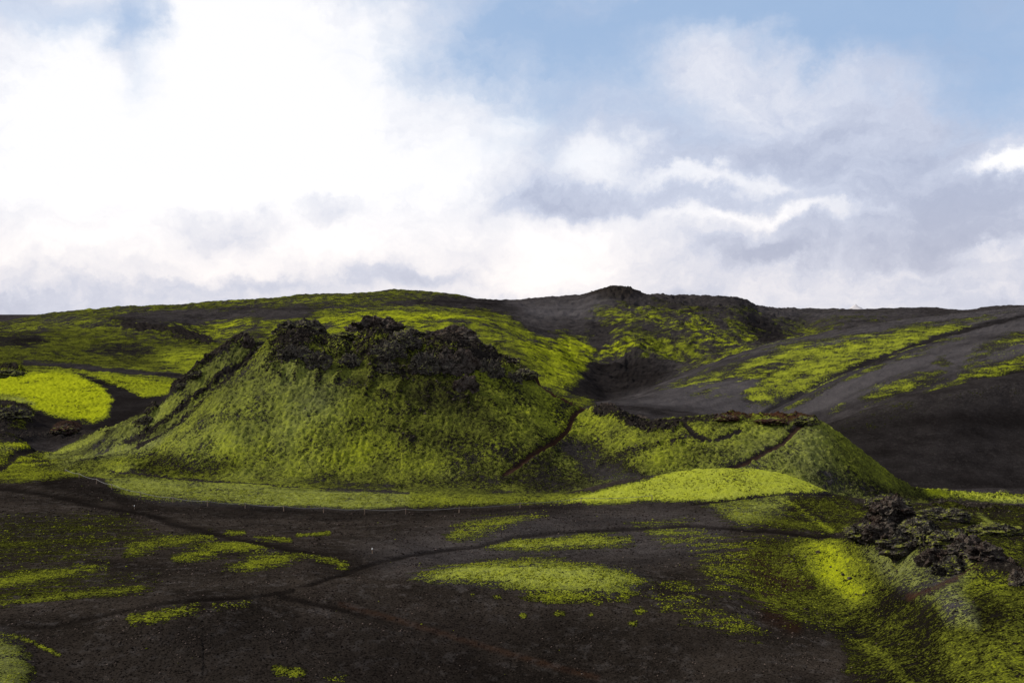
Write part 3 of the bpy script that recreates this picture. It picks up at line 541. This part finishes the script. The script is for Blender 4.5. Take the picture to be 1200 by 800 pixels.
# vertex normals of the whole land, so the pieces join without a seam
gx = np.stack([X, Y, Zc], -1); du = np.gradient(gx, axis=1); dv = np.gradient(gx, axis=0); NRM = np.cross(du, dv); NRM /= np.linalg.norm(NRM, axis=-1, keepdims=True); NRM = NRM.reshape(-1, 3)
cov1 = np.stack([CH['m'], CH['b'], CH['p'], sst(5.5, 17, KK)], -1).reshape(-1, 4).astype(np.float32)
cov2 = np.stack([CH['r'], CH['k'], CH['d'], np.ones_like(Z)], -1).reshape(-1, 4).astype(np.float32)
def grid_mesh(name, fi, fj, c, n=None, attrs=()):
    W = NC
    q = np.stack([fi * W + fj, fi * W + fj + 1, (fi + 1) * W + fj + 1, (fi + 1) * W + fj], 1)
    uq, inv = np.unique(q, return_inverse=True); q = inv.reshape(-1, 4)
    me = bpy.data.meshes.new(name); me.vertices.add(len(uq)); me.vertices.foreach_set('co', c[uq].astype(np.float32).ravel())
    me.loops.add(q.size); me.loops.foreach_set('vertex_index', q.astype(np.int32).ravel())
    me.polygons.add(len(q)); me.polygons.foreach_set('loop_start', (np.arange(len(q)) * 4).astype(np.int32))
    me.update(calc_edges=True)
    me.polygons.foreach_set('use_smooth', np.ones(len(q), bool))
    for an, arr in attrs:
        a = me.attributes.new(an, 'FLOAT_COLOR', 'POINT'); a.data.foreach_set('color', arr[uq].ravel())
    if n is not None: me.normals_split_custom_set_from_vertices(n[uq].astype(np.float32))
    return me
for zi, nm in enumerate(ZN):
    fi, fj = np.where(lab == zi)
    if len(fi) == 0: continue
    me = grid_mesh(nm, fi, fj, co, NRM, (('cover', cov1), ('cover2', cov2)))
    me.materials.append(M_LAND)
    o = bpy.data.objects.new(nm, me); COL.objects.link(o); o['kind'] = 'structure'

# ------------------------------------------------------------------ things
def tag(o, label=None, cat=None, group=None, kind=None):
    if label: o['label'] = label
    if cat: o['category'] = cat
    if group: o['group'] = group
    if kind: o['kind'] = kind
    return o
def rock_mat(name, moss_amt, red=0., lichen=.5):
    mt = bpy.data.materials.new(name); mt.use_nodes = True; t = NT(mt.node_tree)
    g = t.n('ShaderNodeNewGeometry'); pos = g.outputs['Position']; nz = t.n('ShaderNodeSeparateXYZ'); t.put(nz.inputs[0], g.outputs['Normal'])
    a = t.noise(pos, 1.1, 8, .68); b = t.noise(pos, 4.5, 6, .65); c = t.noise(pos, .35, 4, .6)
    col_ = t.mix(t.rng(a, .36, .66), (.006, .005, .0045, 1), (.080, .066, .055, 1))
    col_ = t.mix(t.m('MULTIPLY', t.rng(b, .50, .64), lichen), col_, (.21, .195, .15, 1))
    col_ = t.mix(t.m('MULTIPLY', t.rng(c, .35, .6), red), col_, (.050, .016, .010, 1))
    f = t.rng(t.m('ADD', t.m('MULTIPLY', nz.outputs[2], .6), t.m('MULTIPLY', t.m('SUBTRACT', a, .5), 3.)), .95 - moss_amt, 1.15 - moss_amt)
    col_ = t.mix(f, col_, t.mix(t.rng(b, .35, .65), (.055, .058, .008, 1), (.19, .20, .035, 1)))
    bs = t.n('ShaderNodeBsdfPrincipled'); t.put(bs.inputs['Base Color'], col_); bs.inputs['Roughness'].default_value = .93; bs.inputs['Specular IOR Level'].default_value = 0
    bp = t.n('ShaderNodeBump'); bp.inputs['Strength'].default_value = 1; bp.inputs['Distance'].default_value = .35
    t.put(bp.inputs['Height'], t.m('ADD', a, t.m('MULTIPLY', b, .5))); t.put(bs.inputs['Normal'], bp.outputs[0])
    o = t.n('ShaderNodeOutputMaterial'); t.put(o.inputs[0], bs.outputs[0]); return mt
M_ROCK = rock_mat('lava_rock', .44); M_ROCKM = rock_mat('mossy_lava_rock', .55); M_RED = rock_mat('red_scoria', .30, .6, .2); M_DARK = rock_mat('dark_lava_rock', .12, .15, .3)
def ico(sub):
    bm = bmesh.new(); bmesh.ops.create_icosphere(bm, subdivisions=sub, radius=1)
    v = np.array([x.co[:] for x in bm.verts]); f = np.array([[q.index for q in p.verts] for p in bm.faces]); bm.free(); return v, f
OCT = (np.array([[1,0,0],[.2,1,0],[-1,.2,0],[-.1,-1,0],[.1,.1,1],[0,0,-.6]], float), np.array([[0,1,4],[1,2,4],[2,3,4],[3,0,4],[1,0,5],[2,1,5],[3,2,5],[0,3,5]]))
ICO = {k: ico(k) for k in (1, 2, 3, 4, 5)}
def rock_shape(sub, seed, rough=.45, freq=1.3, cut=.55):
    v, f = ICO[sub]; v = v.copy(); r = np.random.default_rng(seed)
    n = 0; a = 1.
    for i in range(4):
        n = n + a * (1 - 2 * np.abs(vn3(v * freq * 2.1**i + seed * 3.7 + i * 5, seed + i))); a *= .55
    v *= (1 + rough * (n / 2.0 - .1))[:, None]
    for _ in range(9):                                  # broken planes
        d = r.normal(size=3); d /= np.linalg.norm(d); h = r.uniform(cut, cut + .5); p = v @ d
        v -= np.clip(p - h, 0, None)[:, None] * d * .85
    return v, f
def mesh_from(name, v, f, mat, smooth=False):
    me = bpy.data.meshes.new(name); me.from_pydata(v.tolist(), [], f.tolist()); me.materials.append(mat)
    if smooth: me.polygons.foreach_set('use_smooth', [True] * len(me.polygons))
    return me
BOULD = {m.name: [mesh_from('boulder', *rock_shape(3, 100 + i, .55, 1.5, .5), m) for i in range(5)] for m in (M_ROCK, M_ROCKM, M_RED, M_DARK)}
def outcrop(px, py, k0, k1, w, h, seed, label, mat=M_ROCK, nb=9, depth=.8, cat='rock outcrop', group=None, name='rock_outcrop', sink=.25, rough=.55):
    """w, h: size in photo pixels at the place where the sight line meets the land; becomes metres there"""
    x, y, z = spot(px, py, k0, k1); s = y / F; W, Hh = w * s / 2 * .95, h * s * (.78 if k0 > 8 else .95)
    e = bpy.data.objects.new(name, None); COL.objects.link(e); e.location = (x, y, z); tag(e, label, cat, group)
    v, f = ICO[5]; v = v.copy(); n = 0; a_ = 1.
    for i in range(6): n = n + a_ * (1 - 2.2 * np.abs(vn3(v * 2.1 * np.array([1, 1, .8]) * 1.9**i + seed * 3.7 + i * 5, seed + i))); a_ *= .62
    v *= (1 + .30 * rough / .55 * n)[:, None]
    v = v * np.array([W * .92, W * depth * .92, Hh * (.55 + .5 * sink)])
    v[:, 2] *= 1 + .28 * vn3(np.stack([v[:, 0] / W * 2.6, v[:, 1] / W * 2.6, v[:, 0] * 0 + seed], 1), seed)
    v[:, 2] += Hh * (.30 - .45 * sink)
    c = bpy.data.objects.new('crag', mesh_from('crag', v, f, mat)); COL.objects.link(c); c.parent = e
    r = np.random.default_rng(seed + 900)
    for i in range(nb):
        a = r.uniform(0, 2 * math.pi); q = r.uniform(.15, 1.0); hz = Hh * (1 - sink * .5) * max(0, 1 - q**1.6) * r.uniform(.45, .75)
        b = bpy.data.objects.new('boulder', BOULD[mat.name][r.integers(5)]); COL.objects.link(b); b.parent = e
        sz = min(W, Hh) * r.uniform(.12, .30)
        b.location = (W * q * math.cos(a), W * depth * q * math.sin(a), hz); b.rotation_euler = r.uniform(0, 6, 3); b.scale = (sz * r.uniform(.8, 1.6), sz, sz * r.uniform(.6, 1.2))
    return e
def rock(px, py, k0, k1, w, h, seed, label, mat=M_DARK, group=None, name='rock', cat='rock'):
    x, y, z = spot(px, py, k0, k1); s = y / F
    o = bpy.data.objects.new(name, BOULD[mat.name][seed % 5]); COL.objects.link(o); tag(o, label, cat, group)
    o.location = (x, y, z + h * s * .2); o.scale = (w * s * .55, w * s * .5, h * s * .62); o.rotation_euler = (0, 0, seed * 1.3); return o
outcrop(352, 394, 10.6, 11.6, 50, 22, 1, 'blocky black crag with pale mossy cap at the left end of the crater rim', M_ROCK, 14)
outcrop(402, 397, 10.6, 11.6, 44, 9, 2, 'low moss covered rock shelf between the two left crags on the crater rim', M_ROCKM, 9)
for i, (x_, y_, w_, h_, l_) in enumerate(((318, 412, 30, 10, 'dark rocks at the extreme left end of the crater rim crust'), (378, 402, 40, 14, 'rough dark rocks just right of the blocky left crag'), (420, 402, 34, 12, 'dark rocks leaning against the left foot of the tallest crag'), (470, 404, 40, 16, 'dark rocks against the right foot of the tallest crag'), (495, 410, 40, 18, 'rough crust of rock left of the wide rim crag'))):
    outcrop(x_, y_, 10.4, 11.8, w_, h_, 60 + i, l_, M_ROCK, 9, depth=.6, sink=.4)
for i, (x_, y_, w_, h_, l_) in enumerate(((372, 425, 46, 12, 'streak of broken rock in the moss below the left crag'), (410, 428, 36, 10, 'small mossy ledge of rock between the two rock streaks high on the face'), (500, 430, 50, 16, 'dark rubble ledge below the notch right of the tallest crag'), (575, 436, 40, 14, 'broken mossy rocks below the stepped right crag'), (602, 446, 28, 9, 'last broken rocks under the rim teeth'), (455, 436, 40, 10, 'low mossy rock lump under the middle of the rim'))):
    outcrop(x_, y_, 9.8, 11.6, w_ * .55, h_, 70 + i, l_, M_ROCKM, 14, depth=.5, sink=.8, rough=.8)
outcrop(440, 393, 10.6, 11.6, 50, 23, 3, 'tallest pointed dark brown crag on the middle of the crater rim', M_DARK, 14, rough=.7)
outcrop(482, 394, 10.6, 11.6, 34, 9, 4, 'low broken rocks in the notch right of the tallest crag', M_ROCK, 9)
outcrop(522, 403, 10.6, 11.6, 62, 22, 5, 'wide dark overhanging crag on the right half of the crater rim', M_DARK, 18)
outcrop(556, 414, 10.6, 11.6, 44, 16, 6, 'rough dark crag stepping down right of the wide rim crag', M_ROCK, 14)
outcrop(590, 428, 10.6, 11.6, 34, 13, 7, 'jagged rock teeth near the right end of the crater rim', M_ROCK, 12)
outcrop(614, 441, 10.6, 11.6, 26, 9, 8, 'last small rocks on the rim where the ridge path begins', M_ROCK, 8)
outcrop(532, 430, 10, 11.6, 48, 22, 9, 'dark broken rock face below the wide rim crag', M_DARK, 18, depth=.35, sink=.7)
outcrop(546, 454, 10, 11.6, 26, 14, 10, 'dark rock tongue reaching lowest down the crater face', M_DARK, 8, depth=.4, sink=.7)
outcrop(455, 415, 10, 11.6, 38, 16, 11, 'mossy ledges of rock below the tallest crag', M_ROCKM, 18, depth=.4, sink=.8)
outcrop(345, 417, 10, 11.6, 34, 14, 12, 'mossy ledges of rock below the leftmost rim crag', M_ROCK, 16, depth=.4, sink=.8)
outcrop(290, 404, 12.6, 13.4, 13, 12, 13, 'small square black pinnacle alone at the top of the left shoulder', M_DARK, 5, cat='rock pinnacle', name='rock_pinnacle')
for i, (x_, y_, w_, h_, l_) in enumerate(((270, 410, 20, 7, 'black rocks just below the square pinnacle on the shoulder'), (250, 424, 22, 8, 'dark jagged rocks halfway along the top of the left shoulder'), (230, 440, 20, 9, 'dark rocks on the outer edge of the shoulder above the green flats'), (213, 454, 15, 8, 'lowest dark rock of the row on the upper left shoulder'), (172, 494, 18, 9, 'isolated dark rocks low on the outer edge of the left shoulder'))):
    outcrop(x_, y_, 12.5, 13.4, w_ * .8, h_ * .75, 20 + i, l_, M_ROCK, 6, cat='rock outcrop', depth=.7)
outcrop(710, 485, 10.4, 12, 28, 14, 30, 'dark curled rock standing beside the saddle between the two craters', M_DARK, 7)
outcrop(736, 494, 10.4, 12, 40, 9, 31, 'low dark rocks trailing right from the saddle', M_DARK, 8)
outcrop(852, 491, 10.6, 12, 24, 5, 32, 'red scoria lumps at the left end of the reddish rim', M_RED, 8)
outcrop(905, 494, 10.6, 12, 34, 4, 33, 'long low red scoria ledge in the middle of the reddish rim', M_RED, 9)
outcrop(945, 495, 10.6, 12, 26, 8, 34, 'dark mossy knob at the right end of the reddish rim above the path', M_ROCKM, 8)
outcrop(716, 345, 21.3, 22.4, 34, 6, 35, 'rocky knoll crowning the far skyline hill', M_DARK, 12, depth=.6, cat='rocky knoll', sink=.45, rough=.9)
outcrop(1042, 606, 4.3, 5.4, 38, 20, 40, 'tallest ragged dark crag at the upper left end of the foreground ridge', M_DARK, 16, rough=.75)
outcrop(1015, 626, 4.3, 5.4, 38, 12, 41, 'dark crag tapering down beside the bright hollow', M_ROCK, 14)
outcrop(1074, 622, 4.3, 5.4, 34, 14, 42, 'dark crag just right of the tallest one on the foreground ridge', M_ROCK, 12)
outcrop(1084, 632, 4.3, 5.4, 24, 13, 43, 'rounded moss capped boulder on the foreground ridge crest', M_ROCKM, 5)
outcrop(1116, 638, 4.3, 5.4, 46, 15, 44, 'broad moss topped crag in the middle of the foreground ridge', M_ROCKM, 14)
outcrop(1152, 652, 4.3, 5.4, 40, 14, 45, 'dark crag with a reddish base toward the right of the foreground ridge', M_DARK, 12)
outcrop(1132, 646, 4.0, 5.4, 34, 16, 80, 'dark broken crag between the moss topped crag and the reddish based one', M_DARK, 14, rough=.75)
outcrop(1098, 656, 3.9, 5.2, 40, 12, 81, 'dark rock shelf below the moss topped crag on the foreground ridge', M_DARK, 14, depth=.5, sink=.6)
outcrop(1198, 684, 3.6, 5.2, 26, 16, 82, 'black crag cut by the right frame edge at the end of the foreground ridge', M_DARK, 10)
outcrop(1036, 628, 4.0, 5.2, 46, 14, 83, 'dark rubble bank under the tallest foreground crag', M_DARK, 14, depth=.5, sink=.6)
outcrop(1183, 670, 4.0, 5.4, 22, 13, 46, 'black boulder where the foreground ridge nears the right frame edge', M_DARK, 6)
outcrop(1062, 640, 4.0, 5.0, 60, 14, 47, 'grey mossy ledges under the crest of the foreground ridge', M_ROCK, 18, depth=.4, sink=.8)
outcrop(1120, 668, 3.8, 5.0, 50, 12, 48, 'mossy ledges above the red streak on the foreground ridge', M_ROCKM, 14, depth=.4, sink=.8)
outcrop(1040, 590, 6.2, 7.6, 44, 10, 49, 'shaded mossy hump behind the tallest foreground crag', M_ROCKM, 10, depth=.6)
outcrop(1100, 606, 6.2, 7.6, 60, 10, 50, 'long dark hump behind the middle of the foreground ridge', M_ROCK, 12, depth=.5)
outcrop(1165, 625, 6.0, 7.6, 60, 10, 51, 'dark mossy hump behind the right part of the foreground ridge', M_ROCKM, 12, depth=.5)
outcrop(12, 489, 13.3, 15.5, 40, 14, 52, 'dark lava crag below the bright green flat at the left edge', M_ROCK, 12)
outcrop(10, 440, 15.2, 16.9, 30, 8, 53, 'small lava mound above the bright green flat at the left edge', M_ROCKM, 8)
outcrop(76, 506, 13, 15, 26, 9, 54, 'reddish lava mound on the dark cinder flat', M_RED, 8)
for i, (x_, y_, w_, l_) in enumerate(((959, 647, 6, 'wide dark stone at the top of the bright green hollow below the track'), (973, 664, 3, 'small lone stone in the upper middle of the bright green hollow'), (981, 668, 2.5, 'tiny stone left of the largest stone in the bright green hollow'), (987, 674, 4, 'largest of the dark stones in the middle of the bright green hollow'), (996, 678, 5, 'flat elongated dark stone right of the largest one in the bright hollow'), (1004, 696, 3, 'left stone of the short row low on the right side of the bright hollow'), (1012, 697, 3, 'middle stone of the short row low on the right side of the bright hollow'), (1022, 694, 2.5, 'right stone of the short row low on the right side of the bright hollow'), (944, 652, 3, 'dark stone at the upper left edge of the bright green hollow'), (1034, 690, 2.5, 'small stone at the outer right edge of the hollow near the crag foot'))):
    rock(x_, y_, 2.5, 5.8, w_, w_ * .7, i, l_, group='stones lying in the bright hollow', name='stone', cat='stone')
rock(1177, 578, 13.8, 15.5, 13, 6, 3, 'lone grey boulder at the foot of the dark cinder hill', M_ROCK, name='boulder', cat='boulder')
rock(1110, 575, 8.5, 12, 8, 4, 4, 'small dark boulder at the left end of the far bright green strip', M_ROCK, name='boulder', cat='boulder')
# ---- loose material nobody could count
def scatter(name, N, weight, size, mat, sub, label=None, flat=.7, rmax=None, zs=.0, kr=(1.2, 8)):
    rows = np.where((RK >= kr[0]) & (RK <= kr[1]))[0]; cols = np.where((PXS > -60) & (PXS < 1260))[0]
    sl = (slice(rows[0], rows[-1]), slice(cols[0], cols[-1]))
    wt = weight(sl).ravel(); wt = np.clip(wt, 0, None); 
    # even in plan: weight by cell area
    ar = (np.abs(np.gradient(Y, axis=0)) * np.abs(np.gradient(X, axis=1)))[sl].ravel() / (Dm[sl].ravel()**1.6)
    p = wt * ar; p /= p.sum(); idx = rng.choice(len(p), N, p=p); ni = sl[0].stop - sl[0].start; nj = sl[1].stop - sl[1].start
    ii = idx // nj + sl[0].start; jj = idx % nj + sl[1].start; fu = rng.random(N); fv = rng.random(N)
    g = lambda A: A[ii, jj] * (1 - fu) * (1 - fv) + A[ii, jj + 1] * fu * (1 - fv) + A[ii + 1, jj] * (1 - fu) * fv + A[ii + 1, jj + 1] * fu * fv
    c = np.stack([g(X), g(Y), g(Zc)], 1); sz = size(g(Dm), rng.random(N))
    vs, fs = OCT if sub == 0 else ICO[sub]; vs = vs * (1 + .35 * vn3(vs * 2.3 + 9, 5))[:, None]
    a = rng.uniform(0, 2 * math.pi, N); ca, sa = np.cos(a), np.sin(a); st = rng.uniform(.7, 1.5, N)
    bx = vs[None, :, 0] * st[:, None]; by = vs[None, :, 1] / st[:, None]; bz = vs[None, :, 2] * flat
    V = np.stack([bx * ca[:, None] - by * sa[:, None], bx * sa[:, None] + by * ca[:, None], np.repeat(bz, N, 0)], -1) * sz[:, None, None]
    V += c[:, None, :]; V[..., 2] += (sz * zs)[:, None]
    Fc = fs[None] + (np.arange(N) * len(vs))[:, None, None]
    V = V.reshape(-1, 3).astype(np.float32); Fc = Fc.reshape(-1, 3).astype(np.int32)
    me = bpy.data.meshes.new(name); me.vertices.add(len(V)); me.vertices.foreach_set('co', V.ravel()); me.loops.add(Fc.size); me.loops.foreach_set('vertex_index', Fc.ravel())
    me.polygons.add(len(Fc)); me.polygons.foreach_set('loop_start', (np.arange(len(Fc)) * 3).astype(np.int32)); me.update(calc_edges=True); me.materials.append(mat)
    o = bpy.data.objects.new(name, me); COL.objects.link(o); return tag(o, label, name.replace('_', ' '), None, 'stuff')
def grain_mat(name, c0, c1, c2=None):
    mt = bpy.data.materials.new(name); mt.use_nodes = True; t = NT(mt.node_tree)
    g = t.n('ShaderNodeNewGeometry'); r = g.outputs['Random Per Island']; n = t.noise(g.outputs['Position'], 9, 3)
    c = t.mix(t.m('MULTIPLY', t.m('POWER', r, 1.4), t.rng(n, .3, .6, .5, 1)), c0, c1)
    bs = t.n('ShaderNodeBsdfPrincipled'); t.put(bs.inputs['Base Color'], c); bs.inputs['Roughness'].default_value = .95; bs.inputs['Specular IOR Level'].default_value = 0
    o = t.n('ShaderNodeOutputMaterial'); t.put(o.inputs[0], bs.outputs[0]); return mt
MS = lambda sl: np.clip(CH['m'][sl], 0, 1)
bare = lambda sl: (1 - TRACK[sl]) * (1 - MS(sl)) * (1 - .8 * CH['k'][sl])
blobw = lambda sl, cx, cy, rx, ry: np.exp(-((PX[sl] - cx) / rx)**2 - ((PY[sl] - cy) / ry)**2)
clump = np.clip(fbm2(X * .25, Y * .25, 4, 91) + .25, .02, 1)**1.5
scatter('pebbles', 9000, lambda sl: bare(sl) * clump[sl] * (.35 + 2.2 * blobw(sl, 230, 750, 220, 50) + .6 * blobw(sl, 600, 740, 400, 60)), lambda d, r: (.018 + .075 * r**5) * np.clip(d / 50, .8, 2),
        grain_mat('pebble_mix', (.020, .015, .012, 1), (.12, .09, .075, 1)), 0, 'fine brown and grey pebbles strewn over the near cinder slope', .7)
scatter('cinders', 26000, lambda sl: bare(sl) * (.3 + clump[sl]), lambda d, r: (.03 + .07 * r**4) * np.clip(d / 50, .8, 2.4),
        grain_mat('cinder_mix', (.004, .0032, .003, 1), (.040, .030, .024, 1)), 0, 'loose dark cinders covering the near slopes', .6)
tm = np.clip(fbm2(X * .5, Y * .5, 4, 95) + .35, 0, 1)
scatter('moss_cushions', 15000, lambda sl: (MS(sl)**1.3) * tm[sl] * (CH['b'][sl] > .25) * (1 - .85 * sst(860, 900, PX[sl])), lambda d, r: (.04 + .07 * r**2) * np.clip(d / 60, .8, 1.8),
        grain_mat('cushion_moss', (.10, .105, .010, 1), (.20, .215, .02, 1)), 0, 'small yellow green moss cushions on the near cinders', .5, zs=.1)
scatter('moss_cushions', 6000, lambda sl: (CH['m'][sl] > .25) * (CH['m'][sl] < 1.) * tm[sl] * (1 - .8 * sst(900, 960, PX[sl])) + .012 * bare(sl) * clump[sl], lambda d, r: (.03 + .09 * r**3) * np.clip(d / 60, .8, 1.8),
        grain_mat('cushion_moss_dull', (.05, .055, .006, 1), (.20, .22, .012, 1)), 0, 'scattered dull green moss cushions among the cinders', .5, zs=.1)
scatter('scree', 9000, lambda sl: CH['k'][sl]**2 * (Dm[sl] < 260), lambda d, r: (.10 + .50 * r**3) * np.clip(d / 200, .35, 1.2),
        grain_mat('scree_mix', (.006, .005, .0045, 1), (.07, .058, .045, 1)), 0, 'broken dark lava rubble around the crags', .8, kr=(2.5, 13.5))
# ---- rope fence
def simple_mat(name, c, rough=.8):
    mt = bpy.data.materials.new(name); mt.use_nodes = True; t = NT(mt.node_tree)
    n = t.noise(t.n('ShaderNodeNewGeometry').outputs['Position'], 7, 4)
    bs = t.n('ShaderNodeBsdfPrincipled'); t.put(bs.inputs['Base Color'], t.mix(t.rng(n, .3, .7), tuple(x * .7 for x in c) + (1,), tuple(c) + (1,))); bs.inputs['Roughness'].default_value = rough
    o = t.n('ShaderNodeOutputMaterial'); t.put(o.inputs[0], bs.outputs[0]); return mt
M_WOOD = simple_mat('weathered_wood', (.22, .15, .10)); M_ROPE = simple_mat('pale_rope', (.13, .128, .12)); M_WHITE = simple_mat('white_paint', (.7, .7, .68))
def tube(pts, r, n=6):
    v = []; f = []
    for i, p in enumerate(pts):
        a = np.array(pts[min(i + 1, len(pts) - 1)]) - np.array(pts[max(i - 1, 0)]); a = a / np.linalg.norm(a)
        u = np.cross(a, [0, 0, 1.0]); 
        if np.linalg.norm(u) < .1: u = np.array([1., 0, 0])
        u /= np.linalg.norm(u); w_ = np.cross(u, a)
        rr = r[i] if hasattr(r, '__len__') else r
        for k in range(n): q = 2 * math.pi * k / n; v.append(np.array(p) + rr * (u * math.cos(q) + w_ * math.sin(q)))
        if i: 
            for k in range(n): f.append([(i-1)*n+k, (i-1)*n+(k+1)%n, i*n+(k+1)%n, i*n+k])
    f.append(list(range(n))[::-1]); f.append([(len(pts)-1)*n + k for k in range(n)])
    return v, f
def mk(name, v, f, mat, parent=None):
    me = bpy.data.meshes.new(name); me.from_pydata([tuple(x) for x in v], [], f); me.materials.append(mat)
    o = bpy.data.objects.new(name, me); COL.objects.link(o); o.parent = parent; return o
fe = bpy.data.objects.new('rope_fence', None); COL.objects.link(fe)
tag(fe, 'low rope fence on thin wooden posts along the foot of the green crater', 'fence')
FP = [(76,554.5),(93,560),(113,566.5),(131,573),(165,582),(202,588.5),(243,592.5),(287,595.5),(332,598.5),(379,600.5),(427,602),(476,602),(538,600.5),(610,595),(681,589),(764,586)]
tops = []
pv, pf = tube([(0, 0, -.3), (0, 0, .45), (.015, .01, .88)], [.075, .07, .06], 8); post_me = None
for i, (x_, y_) in enumerate(FP):
    x, y, z = spot(x_, y_, 6.5, 8.2 if x_ > 140 else 9)
    if post_me is None: o = mk('post', pv, pf, M_WOOD, fe); post_me = o.data
    else: o = bpy.data.objects.new('post', post_me); COL.objects.link(o); o.parent = fe
    o.location = (x, y, z); o.rotation_euler = (rng.uniform(-.06, .06), rng.uniform(-.08, .08), i); tops.append((x, y, z + .80))
for a, b in zip(tops[:-1], tops[1:]):
    pts = [tuple(np.array(a) * (1 - t_) + np.array(b) * t_ - np.array([0, 0, 1.]) * .9 * t_ * (1 - t_)) for t_ in np.linspace(0, 1, 9)]
    mk('rope', *tube(pts, .035, 5), M_ROPE, fe)
for px_, py_, lb in ((436, 648, 'short white marker stake where the foreground tracks meet'), (157, 596, 'short white marker stake beside the left track')):
    x, y, z = spot(px_, py_, 4.2, 7.5); e = bpy.data.objects.new('trail_marker', None); COL.objects.link(e); e.location = (x, y, z); tag(e, lb, 'trail marker')
    mk('stake', *tube([(0, 0, -.2), (0, 0, .42)], .04, 8), M_WOOD, e); mk('cap', *tube([(0, 0, .421), (0, 0, .55), (0, 0, .58)], [.065, .06, .02], 8), M_WHITE, e)
# ---- tiny far peak beyond the skyline, haze put into its pale colour
DP = 14000.; s_ = DP / F; v, f = ICO[4]; v = v.copy(); r_ = np.hypot(v[:, 0], v[:, 1]); hh = (1 - r_)**1.0
pk = np.stack([v[:, 0] * 16 * s_, v[:, 1] * 16 * s_, np.where(v[:, 2] > 0, 11 * s_ * (1 - r_**.7) * (1 + .2 * vn3(v * 5, 3)), -3 * s_)], 1)
o = bpy.data.objects.new('distant_peak', mesh_from('distant_peak', pk, f, simple_mat('distant_rock', (.50, .47, .48)), True)); COL.objects.link(o)
o.location = ((1003 - 600) / F * DP, DP, CAMZ + py2t(366) * DP); o['kind'] = 'structure'
